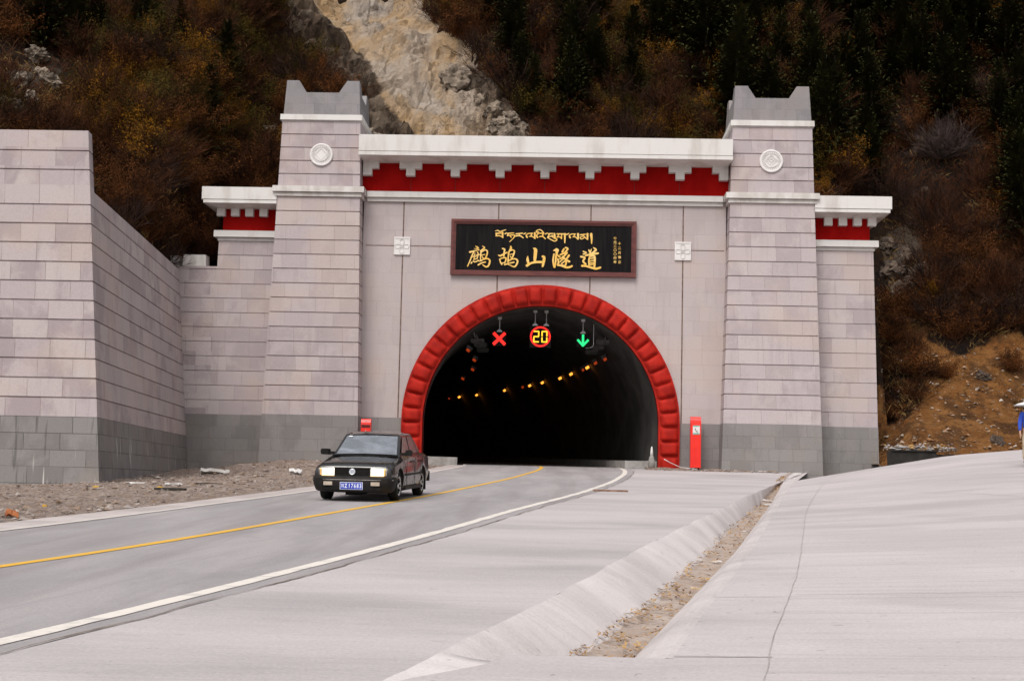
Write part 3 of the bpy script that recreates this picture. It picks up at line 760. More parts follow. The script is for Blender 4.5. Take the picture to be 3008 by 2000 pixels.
strokes('chinese_character', [
 [(335, 180, 25), (390, 220, 92), (380, 400, 85), (370, 540, 62)], [(185, 390, 20), (180, 480, 70), (205, 590, 55)], [(165, 635, 72), (280, 570, 55), (420, 545, 60), (560, 545, 62)], [(580, 395, 60), (620, 420, 72), (610, 530, 72), (580, 655, 52)]], *Z2)
strokes('chinese_character', [
 [(875, 240, 25), (950, 215, 80), (975, 235, 80)], [(960, 240, 90), (955, 320, 60), (935, 400, 55), (925, 540, 50), (898, 680, 50)], [(885, 330, 40), (858, 500, 45), (885, 680, 40)], [(990, 370, 40), (1040, 410, 45)],
 [(1150, 190, 40), (1110, 270, 60)], [(1190, 160, 40), (1250, 190, 52), (1200, 260, 45), (1150, 300, 30)], [(1050, 350, 42), (1150, 312, 45), (1230, 300, 50)], [(1210, 320, 50), (1120, 420, 42), (1040, 462, 35)],
 [(1110, 400, 40), (1195, 480, 50), (1205, 560, 50), (1175, 645, 50), (1105, 620, 30)], [(1050, 530, 35), (1150, 450, 35)], [(1080, 592, 35), (1180, 512, 35)], [(1280, 370, 60), (1220, 460, 45), (1190, 490, 40)], [(1210, 490, 40), (1290, 530, 60)],
 [(985, 460, 42), (1005, 560, 50), (980, 620, 50), (1080, 640, 50), (1200, 685, 55), (1300, 680, 56), (1360, 650, 50)]], *Z2)
strokes('chinese_character', [
 [(1660, 260, 30), (1740, 300, 52), (1660, 335, 30)], [(1810, 220, 32), (1850, 300, 52)], [(1880, 200, 22), (1845, 300, 42)], [(1930, 160, 22), (2000, 220, 62), (1895, 310, 42)], [(1720, 372, 42), (1850, 342, 50), (2055, 312, 52)],
 [(1600, 400, 52), (1705, 430, 50), (1660, 520, 52), (1725, 600, 52)], [(1635, 645, 62), (1720, 648, 52), (1880, 690, 60), (2000, 720, 60), (2120, 690, 50)],
 [(1840, 390, 42), (1812, 500, 46), (1820, 630, 42)], [(1840, 395, 42), (1955, 385, 52), (1970, 500, 56), (1960, 665, 52)], [(1885, 345, 40), (1840, 400, 40)], [(1825, 462, 28), (1950, 432, 34)], [(1825, 525, 28), (1950, 495, 34)], [(1825, 578, 28), (1950, 558, 34)], [(1825, 622, 30), (1940, 602, 30)]], *Z2)
TW = 1.05
strokes('tibetan_syllable', [[(215, 205, 18), (330, 180, 42), (420, 232, 48), (520, 202, 52), (690, 145, 18)], [(250, 310, 62), (450, 300, 52)], [(270, 310, 50), (260, 415, 48)], [(250, 415, 50), (420, 412, 46), (550, 490, 42)], [(530, 285, 90), (545, 490, 52)], [(640, 325, 52), (710, 285, 40)]], *T1, wk=TW)
strokes('tibetan_syllable', [[(750, 310, 52), (1020, 290, 46)], [(790, 320, 50), (740, 410, 42)], [(740, 410, 32), (850, 402, 46), (910, 480, 42)], [(870, 382, 32), (1030, 382, 52), (1060, 430, 52), (960, 560, 36), (840, 670, 26)],
 [(1120, 330, 52), (1400, 302, 52)], [(1250, 340, 42), (1260, 400, 42)], [(1100, 422, 42), (1280, 405, 56), (1430, 500, 42)], [(1460, 335, 52), (1540, 290, 40)]], *T1, wk=TW)
strokes('tibetan_syllable', [[(1600, 470, 72), (1560, 400, 52), (1640, 320, 42), (1830, 302, 42)], [(1800, 320, 62), (1760, 430, 42)], [(1690, 442, 36), (1820, 442, 46), (1940, 530, 36)], [(1930, 295, 92), (1940, 530, 52)],
 [(2110, 250, 32), (2040, 262, 70), (2000, 200, 46), (2150, 147, 38), (2260, 220, 52), (2335, 310, 32)], [(2050, 480, 72), (2010, 400, 52), (2100, 312, 42), (2300, 302, 52)], [(2290, 310, 62), (2270, 430, 52)], [(2130, 452, 42), (2270, 440, 56), (2390, 545, 42)], [(2390, 335, 52), (2475, 293, 40)]], *T1, wk=TW)
strokes('tibetan_syllable', [[(300, 322, 46), (510, 312, 42)], [(360, 332, 50), (275, 480, 42)], [(270, 482, 42), (430, 432, 42), (540, 500, 42), (600, 540, 42)], [(570, 325, 72), (600, 530, 62)], [(465, 392, 42), (540, 430, 42)], [(270, 490, 32), (450, 590, 42), (570, 642, 46), (675, 595, 46), (650, 530, 42)],
 [(680, 332, 52), (1060, 332, 52)], [(760, 345, 42), (700, 470, 42)], [(680, 472, 42), (800, 462, 46), (880, 540, 42)], [(880, 355, 46), (880, 530, 42)], [(1020, 335, 82), (1020, 560, 62), (1020, 720, 42)], [(1100, 362, 52), (1195, 310, 40)]], *T2, wk=TW)
strokes('tibetan_syllable', [[(1255, 490, 72), (1215, 420, 52), (1300, 342, 42), (1480, 332, 42)], [(1450, 345, 62), (1410, 440, 42)], [(1360, 462, 36), (1480, 462, 46), (1590, 565, 36)], [(1590, 335, 92), (1600, 560, 52)],
 [(1690, 372, 52), (1910, 345, 46)], [(1830, 360, 52), (1800, 430, 42)], [(1860, 440, 36), (1760, 442, 32), (1680, 490, 42), (1740, 552, 36), (1850, 500, 42), (1870, 440, 42)], [(1860, 452, 42), (2000, 575, 42)], [(2000, 335, 92), (2005, 570, 52)], [(2160, 345, 112), (2180, 540, 76), (2180, 750, 36)]], *T2, wk=TW)
def text_mesh(body, size, mat, name, parent, origin, rot=(PI/2, 0, 0), ext=.004, align='CENTER', sx=1.0, bold=0.0):
    c = bpy.data.curves.new('t', 'FONT'); c.body = body; c.size = size; c.extrude = ext; c.align_x = align; c.align_y = 'CENTER'; c.offset = bold
    o = bpy.data.objects.new('t', c); COL.objects.link(o); bpy.context.view_layer.update()
    me = bpy.data.meshes.new_from_object(o.evaluated_get(bpy.context.evaluated_depsgraph_get()))
    bpy.data.objects.remove(o); bpy.data.curves.remove(c)
    me.materials.clear(); me.materials.append(mat)
    from mathutils import Euler
    me.transform(Matrix.Translation(origin) @ Euler(rot).to_matrix().to_4x4() @ Matrix.Diagonal((sx, 1, 1, 1)))
    ob = bpy.data.objects.new(name, me); COL.objects.link(ob)
    if parent is not None:
        w = parent.location.copy(); q = parent.parent
        while q is not None: w += q.location; q = q.parent
        me.transform(Matrix.Translation(-w)); ob.parent = parent
    return ob
c1 = '公元二〇〇四年'; c2 = '十二月建立'
for i, ch in enumerate(c1):
    p = at(1780+380/14.25, 680+(300+165*i)/14.25, FY-.12); text_mesh(ch, .135, M['gold'], 'inscription', plq, p, bold=.003)
for i, ch in enumerate(c2):
    p = at(1780+568/14.25, 680+(520+192*i)/14.25, FY-.12); text_mesh(ch, .135, M['gold'], 'inscription', plq, p, bold=.003)

# ------------------------------------------------------------------ signals hanging in the tunnel mouth
SY = 64.3
def ceil_z(x): return AZ+math.sqrt(max(0, (AR_I-.02)**2-(x-xc(1.1))**2))+.02
def hanger(root, xs, ztop_box, depth=0):
    for x in xs:
        zc_ = ceil_z(x); m = MB(); m.tube([(x, SY, ztop_box+.02), (x, SY, zc_-.02)], .022, 8)
        m.box(x-.085, x+.085, SY-.08, SY+.08, zc_-.14, zc_-.03); m.rings([(ztop_box, x-.13, x+.13, SY-.05, SY+.05), (ztop_box+.05, x-.11, x+.11, SY-.05, SY+.05), (ztop_box+.13, x-.03, x+.03, SY-.03, SY+.03)])
        m.build('hanger', M['metal'], root)
def bx(root, x0, x1, z0, z1):
    m = MB(); m.box(x0, x1, SY-.12, SY+.14, z0, z1); m.box(x0-.015, x1+.015, SY-.10, SY+.10, z0-.015, z0); m.build('housing', M['board'], root)
r = thing('lane_signal', 'black lane signal showing a red cross, left of the speed sign', 'traffic signal', (-2.82, SY, 7.6))
bx(r, -3.11, -2.53, 7.62, 8.23); hanger(r, [-2.82], 8.23)
m = MB(); c = (-2.82, 7.925)
for a in (PI/4, -PI/4):
    L, W = .365, .068
    m.prism([(-L, -W), (L, -W), (L, W), (-L, W)], lambda u, v: (c[0]+u*math.cos(a)-v*math.sin(a), SY-.135-(.004 if a > 0 else 0), c[1]+u*math.sin(a)+v*math.cos(a)), lambda u, v: (c[0]+u*math.cos(a)-v*math.sin(a), SY-.115, c[1]+u*math.sin(a)+v*math.cos(a)))
m.build('red_cross', M['led_red'], r)
r = thing('speed_limit_sign', 'black sign box with a lit red ring round a yellow 20', 'traffic sign', (-1.0, SY, 7.6))
bx(r, -1.475, -.545, 7.58, 8.53); hanger(r, [-1.25, -.76], 8.53)
m = MB(); cx_, cz_ = -1.01, 8.05; k = 40
vs = [(cx_+rr*math.cos(2*PI*i/k), SY-.13, cz_+rr*math.sin(2*PI*i/k)) for rr in (.455, .375) for i in range(k)]
m.add(vs, [(i, (i+1) % k, k+(i+1) % k, k+i) for i in range(k)]); m.build('red_ring', M['led_red'], r, fix=False)
def seg7(digit, x0, z0, w, h, t):
    segs = {'a': (x0, x0+w, z0+h-t, z0+h), 'g': (x0, x0+w, z0+h/2-t/2, z0+h/2+t/2), 'd': (x0, x0+w, z0, z0+t), 'f': (x0, x0+t, z0+h/2, z0+h), 'e': (x0, x0+t, z0, z0+h/2), 'b': (x0+w-t, x0+w, z0+h/2, z0+h), 'c': (x0+w-t, x0+w, z0, z0+h/2)}
    m = MB()
    for i, s in enumerate({'2': 'abged', '0': 'abcdef'}[digit]):
        a, b, c_, d = segs[s]; hor = s in 'agd'; q = .016
        if hor: m.box(a+q, b-q, SY-.136, SY-.125, c_, d)
        else: m.box(a, b, SY-.1365, SY-.125, c_+q*1.4, d-q*1.4)
    return m.build('digit', M['led_yellow'], r)
seg7('2', cx_-.315, cz_-.26, .27, .52, .058); seg7('0', cx_+.045, cz_-.26, .27, .52, .058)
r = thing('lane_signal', 'black lane signal box showing a green down arrow, hung right of the speed sign', 'traffic signal', (.87, SY, 7.6))
bx(r, .59, 1.155, 7.64, 8.22); hanger(r, [.87], 8.22)
m = MB(); cx_, cz_ = .87, 7.93; yy = SY-.135
def bar(p, q, w, dy):
    p, q = Vector(p), Vector(q); d = (q-p).normalized(); nn = Vector((-d.y, d.x))*w/2
    pl = [p+nn, q+nn, q-nn, p-nn]; m.prism(pl, lambda u, v: (u, yy-dy, v), lambda u, v: (u, yy+.02, v))
bar((cx_, cz_+.25), (cx_, cz_-.20), .10, 0); bar((cx_-.24, cz_+.02), (cx_+.02, cz_-.26), .095, .002); bar((cx_+.24, cz_+.02), (cx_-.02, cz_-.26), .095, .004)
m.build('green_arrow', M['led_green'], r)
m = MB(); m.tube([(1.34, SY+.1, ceil_z(1.34)-.02), (1.34, SY+.1, 7.75), (1.28, SY+.1, 7.65), (1.0, SY+.1, 7.6)], .016, 6); m.build('conduit', M['metal'], r)

# tunnel lamps
LG = 'lit sodium lamps in a row along the right side of the tunnel bore'
lampsR = [(1.98, 69.62, 7.62, 0, .8), (1.6, 72.8, 7.70, 0, .9), (1.25, 75.86, 7.72, 1, 1.0), (1.05, 77.5, 7.72, 0, .6), (.44, 81.26, 7.78, 1, 1), (-.17, 84.88, 7.80, 1, 1), (-1.27, 90.22, 7.90, 1, 1), (-2.13, 94.02, 7.96, 1, 1), (-2.64, 96.2, 8.0, 0, .8), (-4.04, 101.44, 8.1, 1, 1), (-6.45, 109.6, 8.24, 1, 1), (-8.1, 114.54, 8.36, 1, 1.1), (-9.13, 117.54, 8.4, 0, .5)]
def lamp(x, y, z, on, k, side, lab, grp):
    t = thing('tunnel_lamp', lab, 'lamp', (x, y, z), grp); ang = side*.55
    rot = Matrix.Rotation(ang, 3, 'Y')
    def bxx(hx, hy, z0, z1, ymul=1):
        vs = [Vector((sx*hx, sy*hy, zz)) for zz in (z0, z1) for sx, sy in ((-1, -1), (1, -1), (1, 1), (-1, 1))]
        return [rot @ v+Vector((x, y, z)) for v in vs], [(0, 1, 2, 3), (4, 5, 6, 7), (0, 1, 5, 4), (1, 2, 6, 5), (2, 3, 7, 6), (3, 0, 4, 7)]
    m = MB(); m.add(*bxx(.15*k, .30, .0, .14)); m.build('housing', M['darkmetal'], t)
    m = MB(); m.add(*bxx(.085*k, .24, -.11, -.002)); m.build('lens', M['sodium'] if on else M['sodium_dim'], t)
for i, (x, y, z, on, k) in enumerate(lampsR):
    lab = 'bright yellow sodium lamp in the rising row of the tunnel' if on else 'dim orange sodium lamp in the rising row of the tunnel'
    lamp(x, y, z, on, k, -1, lab, 'bright lamps in the rising row' if on else 'dim lamps in the rising row')
for i, (pxx, pyy, Y) in enumerate([(1377, 1026, 66.5), (1395, 1055, 71), (1390, 1083, 76), (1361, 1110, 82)]):
    p = at(pxx, pyy, Y); lamp(p.x, p.y, p.z, 0, .8, 1, 'dim orange lamp on the left side of the tunnel ceiling', 'dim lamps on the left side of the tunnel')
for side, row in ((1, [(1403, 1003, 66), (1412, 1015, 69), (1418, 1030, 72)]), (-1, [(1770, 1007, 65.8), (1755, 1022, 68.2), (1738, 1036, 70.5)])):
    for (a, b, Y) in row:
        p = at(a, b, Y); t = thing('tunnel_lamp', 'unlit grey box lamp on the %s shoulder of the tunnel ceiling' % ('left' if side > 0 else 'right'), 'lamp', p, 'unlit box lamps on the %s of the tunnel' % ('left' if side > 0 else 'right'))
        m = MB(); m.box(p.x-.30, p.x+.30, Y-.16, Y+.16, p.z-.05, p.z+.12); m.build('housing', M['darkmetal'], t)
        m = MB(); m.box(p.x-.25, p.x+.25, Y-.14, Y+.14, p.z-.09, p.z-.062); m.build('diffuser', M['darkmetal'], t)
        m = MB(); m.tube([(p.x-side*.1, Y, p.z+.15), (p.x-side*.3, Y, p.z+.75)], .025, 6); m.build('bracket', M['metal'], t)

# ------------------------------------------------------------------ emergency phone pillars
def sos(x0, x1, y, zb, zt, phone, label):
    r = thing('emergency_phone_pillar', label, 'phone pillar', ((x0+x1)/2, y, zb)); xm = (x0+x1)/2; w = x1-x0
    m = MB(); prof = [(y, zb+.12), (y, zt-.32), (y+.02, zt-.16), (y+.08, zt-.04), (y+.15, zt), (y+.34, zt), (y+.34, zb+.12)]
    m.prism([(a, b) for a, b in prof], lambda a, b: (x0, a, b), lambda a, b: (x1, a, b)); m.build('body', M['sosred'], r)
    for dx in (-.32, 0, .32):
        m = MB(); m.tube([(xm+dx*w, y+.17, zb-.15), (xm+dx*w, y+.17, zb+.125)], .03, 8); m.build('foot', M['rubber'], r)
    if phone:
        m = MB(); m.box(x0+.09, x1-.05, y-.012, y, zt-.75, zt-.37); s = m.build('phone_sign', M['relief'], r)
        g = nmat('sign_green', (.02, .30, .20), (.03, .34, .22), 5, .5); m = MB(); m.box(x0+.10, x1-.06, y-.016, y-.012, zt-.415, zt-.38); m.box(x0+.10, x1-.06, y-.016, y-.012, zt-.735, zt-.69); m.build('green_border', g, s)
        m = MB(); cxx = xm+.02; czz = zt-.56
        m.tube([(cxx-.05, y-.02, czz+.07), (cxx-.045, y-.02, czz+.02), (cxx-.01, y-.02, czz-.04), (cxx+.05, y-.02, czz-.075)], [.020, .011, .011, .020], 6); m.build('handset', M['rubber'], s)
    else:
        m = MB(); m.box(x0+.02, x1-.02, y-.008, y+.02, zt-.38, zt-.26); m.build('slot', nmat('dark_red_slot', (.06, .004, .003), (.09, .006, .004), 4), r)
        m = MB(); m.tube([(xm, y-.02, zt-.50), (xm, y+.01, zt-.50)], .022, 8); m.build('lock', M['metal'], r)
        m = MB(); m.box(xm-.05, xm+.05, y+.03, y+.05, zt-.10, zt-.075); m.build('badge', M['metal'], r)
sos(5.46, 5.90, 62.25, 2.30, 4.57, True, 'bright red emergency phone pillar with a white handset sign, right of the arch')
sos(-8.44, -8.03, 61.4, 2.25, 4.17, False, 'red pillar with a dark slot, behind the car beside the left tower')
# grey gas-bottle shaped bollard and loose cable at the right foot of the arch
p = at(1914, 1368, 62.3)
r = thing('bollard', 'pale grey bottle shaped bollard at the right foot of the arch', 'bollard', p)
m = MB(); m.tube([(p.x, p.y, p.z-.1), (p.x, p.y, p.z+.22), (p.x, p.y, p.z+.36), (p.x, p.y, p.z+.42)], [.15, .14, .10, .07], 12); m.build('base', M['kerb'], r, smooth=True)
m = MB(); m.tube([(p.x, p.y, p.z+.40), (p.x, p.y, p.z+.62), (p.x, p.y, p.z+.78), (p.x, p.y, p.z+.82)], [.07, .055, .035, .012], 10); m.build('neck', M['white'], r, smooth=True)
m = MB(); m.tube([(4.35, 62.2, 2.75), (4.6, 62.35, 2.62), (4.85, 62.55, 2.52), (5.1, 62.6, 2.42), (5.35, 62.4, 2.40), (5.7, 62.2, 2.36)], .016, 6)
tag(m.build('cable', M['relief'], smooth=True), 'thin white cable drooping from the right foot of the arch to the red pillar', 'cable')

# ------------------------------------------------------------------ the black saloon
def car_paint():
    n = NT('black_car_paint'); p = n.obj(); sz = n.n('SeparateXYZ'); n.put(sz.inputs[0], p)
    dust = n.noise(p, 2.5, 5, .6)
    col = n.mix(n.math('MULTIPLY', n.rng(dust, .35, .75), .5), (.0045, .0035, .0035), (.022, .017, .015))
    low = n.math('MULTIPLY', n.rng(n.math('ADD', sz.outputs[2], n.math('MULTIPLY', dust, .25)), .78, .42), n.rng(n.math('ABSOLUTE', sz.outputs[0]), .80, .84))
    col = n.mix(n.math('MULTIPLY', low, .85), col, (.115, .088, .068))
    n.b.inputs['Coat Weight'].default_value = .6; n.b.inputs['Coat Roughness'].default_value = .06
    return n.done(col, n.rng(dust, .3, .7, .22, .42))
M['car'] = car_paint()
M['plastic'] = nmat('dusty_black_plastic', (.006, .0052, .005), (.016, .013, .012), 5, .6, spec=.3, world_space=False)
def glass_mat(name, c, metal, rough):
    n = NT(name); p = n.obj(); f = n.noise(n.scale(p, (1, 1, 2.2)), 1.6, 4, .6, .5)
    return n.done(n.mix(n.rng(f, .35, .65), c, tuple(x*.62 for x in c)), rough, metal, .8)
M['screen'] = glass_mat('sky_reflecting_windscreen', (.70, .72, .76), .9, .08)
M['tint'] = glass_mat('dusty_side_glass', (.16, .15, .145), .55, .12)
M['alloy'] = nmat('grey_alloy_rim', (.42, .39, .36), (.58, .55, .51), 8, .5, metal=.3, world_space=False)
M['chrome'] = nmat('white_badge', (.75, .76, .78), (.82, .83, .84), 8, .3, metal=.3, world_space=False)
M['foglens'] = nmat('fog_lamp_lens', (.40, .33, .27), (.50, .42, .34), 9, .25, world_space=False)
M['plate'] = nmat('blue_number_plate', (.022, .045, .40), (.035, .07, .50), 6, .45, world_space=False)
M['platew'] = nmat('white_plate_lettering', (.70, .72, .76), (.78, .80, .84), 9, .5, world_space=False)
M['indicator'] = nmat('grey_corner_lens', (.42, .38, .36), (.56, .52, .50), 9, .2, world_space=False)
car = thing('car', 'black four door saloon with lit headlights driving out of the tunnel beside the yellow line', 'car', (0, 0, 0))
def sect(y, w, zb, zs, zt, cr):
    h = [(w-.14, zb), (w-.03, zb+.07), (w, .48), (w-.004, .60), (w-.03, zs), (w-.12, zt), (w*.55, zt+cr*.8), (w*.5, zt+cr*.72), (w*.2, zt+cr)]
    return [(x, y, z) for x, z in h]+[(-x, y, z) for x, z in reversed(h)]
ST = [(-.79, .76, .46, .60, .655, .004), (-.765, .80, .30, .655, .705, .008), (-.55, .83, .22, .70, .765, .016), (-.25, .842, .2, .735, .805, .022), (0, .848, .2, .765, .835, .025), (.25, .85, .2, .80, .872, .028), (.46, .85, .2, .83, .905, .028),
      (1.0, .852, .2, .86, .925, .01), (1.9, .852, .2, .875, .945, .0), (2.7, .85, .2, .885, .955, .0), (3.0, .845, .22, .885, .96, .012), (3.35, .825, .26, .875, .95, .015), (3.60, .80, .34, .84, .91, .012), (3.66, .77, .42, .78, .84, .0)]
m = MB(); rows = [sect(*s) for s in ST]; n = len(rows[0])
vs = [p for r in rows for p in r]
fs = [(i*n+j, i*n+(j+1) % n, (i+1)*n+(j+1) % n, (i+1)*n+j) for i in range(len(rows)-1) for j in range(n)]
fs += [tuple(range(n-1, -1, -1)), tuple((len(rows)-1)*n+j for j in range(n))]
m.add(vs, fs); body = m.build('body', [M['car'], M['plastic']], car)
m = MB()
for y in (0, 2.656):
    for s in (-1, 1):
        m.tube([(s*.58, y, .31), (s*1.0, y, .31)], .365, 28)
cut = m.build('cut', M['plastic'])
md = body.modifiers.new('b', 'BOOLEAN'); md.operation = 'DIFFERENCE'; md.object = cut; md.solver = 'EXACT'
bv = body.modifiers.new('bev', 'BEVEL'); bv.width = .012; bv.segments = 2; bv.limit_method = 'ANGLE'; bv.angle_limit = math.radians(28)
bpy.context.view_layer.update()
me = bpy.data.meshes.new_from_object(body.evaluated_get(bpy.context.evaluated_depsgraph_get()))
body.modifiers.clear(); body.data = me; bpy.data.objects.remove(cut)
me.polygons.foreach_set('use_smooth', [True]*len(me.polygons)); me.set_sharp_from_angle(angle=math.radians(32))
# cabin
roof_rows = []
cab = {'bf': (.73, .40, .905), 'rf': (.60, 1.10, 1.345), 'rr': (.585, 2.36, 1.365), 'br': (.69, 3.03, .955)}
m = MB(); rows = []
for i in range(13):
    t = i/12; y = lerp(1.08, 2.38, t); zc_ = lerp(1.345, 1.365, t)+.05*math.sin(PI*t); w = lerp(.60, .585, t); r = []
    for k in range(11):
        u = k/5-1; r.append((w*u, y, zc_+.022*(1-u*u)-(.03 if abs(u) > .99 else 0)))
    rows.append(r)
m.grid(rows); m.build('roof', M['car'], car, smooth=True)
m = MB()
def cabq(a, b, c_, d): m.add([a, b, c_, d], [(0, 1, 2, 3)])
bf, rf, rr, br = cab['bf'], cab['rf'], cab['rr'], cab['br']
for s in (1, -1):
    S = lambda p: (p[0]*s, p[1], p[2])
    m.add([S((bf[0], bf[1], bf[2]-.05)), S((br[0], br[1], br[2]-.05)), S(rr), S((.605, 1.7, 1.39)), S(rf)], [(0, 1, 2, 3, 4)])
m.add([(-bf[0], bf[1], bf[2]-.03), (bf[0], bf[1], bf[2]-.03), rf, (-rf[0], rf[1], rf[2])], [(0, 1, 2, 3)])
m.add([(-br[0], br[1], br[2]-.03), (br[0], br[1], br[2]-.03), rr, (-rr[0], rr[1], rr[2])], [(0, 1, 2, 3)])
m.build('pillars', M['car'], car)
def onquad(a, b, c_, d, u, v, off):
    A, B, C_, D = map(Vector, (a, b, c_, d)); p = (A.lerp(B, u)).lerp(D.lerp(C_, u), v); nn = (B-A).cross(D-A).normalized(); return p+nn*off
def pane(name, quad, uv, off, mat, rnd=.05):
    m = MB(); rows = []
    U0, U1, V0, V1 = uv; 
    for j in range(6):
        v = j/5; rows.append([onquad(*quad, lerp(U0, U1, i/6), lerp(V0, V1, v), off+.018*math.sin(PI*i/6)*(1 if name == 'windscreen' else 0)) for i in range(7)])
    m.grid(rows); return m.build(name, mat, car, smooth=True)
wq = ((-bf[0], bf[1], bf[2]-.02), (bf[0], bf[1], bf[2]-.02), rf, (-rf[0], rf[1], rf[2]))
pane('windscreen', wq, (.045, .955, .10, .94), .008, M['screen'])
rq = ((br[0], br[1], br[2]), (-br[0], br[1], br[2]), (-rr[0], rr[1], rr[2]), rr)
pane('rear_window', rq, (.06, .94, .10, .92), .008, M['tint'])
for s in (1, -1):
    def side_pane(nm, pts):
        m = MB(); o = .010*s
        m.add([(s*x+o, y, z) for x, y, z in pts], [tuple(range(len(pts)))]); m.build(nm, M['tint'], car)
    X = lambda z: lerp(.73, .60, (z-.905)/(1.345-.905))+.004
    side_pane('front_side_window', [(X(.94), .58, .94), (X(.95), 1.52, .95), (X(1.31), 1.58, 1.31), (X(1.30), 1.16, 1.30)])
    side_pane('rear_side_window', [(X(.955), 1.62, .955), (X(.965), 2.42, .965), (X(1.32), 2.20, 1.32), (X(1.31), 1.66, 1.31)])
    side_pane('quarter_window', [(X(.985), 2.50, .985), (X(.99), 2.78, .99), (X(1.25), 2.42, 1.25), (X(1.27), 2.32, 1.27)])
    m = MB(); m.prism([(.83, .925), (.985, .925), (1.0, 1.0), (.975, 1.045), (.85, 1.045)], lambda a, b: (s*a, .46, b), lambda a, b: (s*(a-.03), .62, b-.01)); m.box(min(s*.70, s*.86), max(s*.70, s*.86), .52, .60, .925, .985); m.build('wing_mirror', M['rubber'], car)
    for yy in (.62, 1.56, 2.45):
        m = MB(); m.box(min(s*.848, s*.857), max(s*.848, s*.857), yy-.004, yy+.004, .30, .86); m.build('door_seam', M['rubber'], car)
    for yy in (1.33, 2.22):
        m = MB(); m.box(min(s*.85, s*.872), max(s*.85, s*.872), yy-.09, yy+.07, .775, .81); m.build('door_handle', M['plastic'], car)
    m = MB(); m.box(min(s*.845, s*.868), max(s*.845, s*.868), .42, 2.26, .50, .545); m.build('side_trim', M['plastic'], car)
    m = MB(); m.box(min(s*.845, s*.862), max(s*.845, s*.862), .42, 2.26, .20, .27); m.build('sill', M['plastic'], car)
    m = MB(); m.box(min(s*.62, s*.83), max(s*.62, s*.83), 3.03, 3.05, .12, .42); m.build('mudflap', M['rubber'], car)
    for yy in (0, 2.656):
        w = bpy.data.objects.new('wheel', None); COL.objects.link(w); w.parent = car; w.location = (s*.72, yy, .30)
        def rev(prof, mat, nm, k=32):
            m = MB(); vs = []; 
            for a, rr_ in prof: vs += [(s*.72+s*a, yy+rr_*math.cos(2*PI*i/k), .30+rr_*math.sin(2*PI*i/k)) for i in range(k)]
            m.add(vs, [(q*k+i, q*k+(i+1) % k, (q+1)*k+(i+1) % k, (q+1)*k+i) for q in range(len(prof)-1) for i in range(k)]); return m.build(nm, mat, w, smooth=True)
        rev([(-.10, .0), (-.10, .27), (-.085, .297), (.07, .30), (.092, .285), (.10, .255), (.092, .205), (.07, .20)], M['rubber'], 'tyre')
        rim = rev([(.086, .208), (.092, .20), (.088, .185), (.06, .175), (.055, .06), (.08, .05), (.085, .0)], M['alloy'], 'rim')
        m = MB()
        for q in range(9):
            a = 2*PI*q/9; m.box(0, 0, 0, 0, 0, 0) if False else m.tube([(s*(.72+.062), yy+.085*math.cos(a), .30+.085*math.sin(a)), (s*(.72+.066), yy+.155*math.cos(a), .30+.155*math.sin(a))], [.018, .030], 6)
        m.build('rim_hole', M['rubber'], w)
# front end
m = MB()
rows = []
for (z, w, y) in ((.19, .74, -.80), (.22, .79, -.84), (.34, .83, -.875), (.43, .845, -.89), (.45, .845, -.885), (.455, .845, -.89), (.50, .835, -.87), (.505, .80, -.78)):
    r = []
    for k in range(-8, 9):
        u = k/8; yy = y+.16*abs(u)**5; r.append((w*u*(1.0), yy, z))
    r = [(-w-.008, -.44, z)]+r+[(w+.008, -.44, z)]
    rows.append(r)
m.grid(rows); m.build('front_bumper', M['plastic'], car, smooth=True)
m = MB(); m.grid([[(-.842*1, -.74, .437), (-.82, -.80, .437)]+[(.80*k/8, -.893+.16*abs(k/8)**5, .437) for k in range(-8, 9)]+[(.82, -.80, .437), (.842, -.74, .437)], [(-.842*1, -.74, .447), (-.82, -.80, .447)]+[(.80*k/8, -.895+.16*abs(k/8)**5, .447) for k in range(-8, 9)]+[(.82, -.80, .447), (.842, -.74, .447)]])
m.build('bumper_trim', M['indicator'], car)
m = MB(); m.box(-.60, .60, -.86, -.80, .24, .30); m.build('air_intake', M['rubber'], car)
m = MB(); m.box(-.35, .35, -.812, -.78, .525, .675)
gr_ = m.build('grille', M['rubber'], car)
m = MB()
for k in range(4): m.box(-.345, .345, -.822, -.812, .545+.032*k, .552+.032*k)
m.build('grille_bar', M['plastic'], gr_)
m = MB(); 
m.box(-.375, .375, -.828, -.80, .673, .690); m.box(-.375, .375, -.828, -.80, .510, .525); m.box(-.375, -.352, -.828, -.80, .525, .673); m.box(.352, .375, -.828, -.80, .525, .673); m.build('grille_surround', M['car'], gr_)
# round badge: ring with a V over a W
m = MB(); k = 28
m.add([(.062*math.cos(2*PI*i/k), -.846, .603+.062*math.sin(2*PI*i/k)) for i in range(k)]+[(.062*math.cos(2*PI*i/k), -.82, .603+.062*math.sin(2*PI*i/k)) for i in range(k)], [tuple(range(k))]+[(i, (i+1) % k, k+(i+1) % k, k+i) for i in range(k)])
bd = m.build('badge', nmat('badge_blue_grey', (.36, .40, .48), (.42, .46, .54), 9, .35, world_space=False), gr_)
m = MB(); m.tube([(.056*math.cos(2*PI*i/24), -.849, .603+.056*math.sin(2*PI*i/24)) for i in range(25)], .0075, 6, False)
def pl(pts, w=.006):
    m.tube([(x, -.849, .603+z) for x, z in pts], w, 5)
pl([(-.022, .048), (0, .006), (.022, .048)]); pl([(-.046, .026), (-.022, -.044), (0, -.004), (.022, -.044), (.046, .026)])
m.build('badge_mark', M['chrome'], bd)
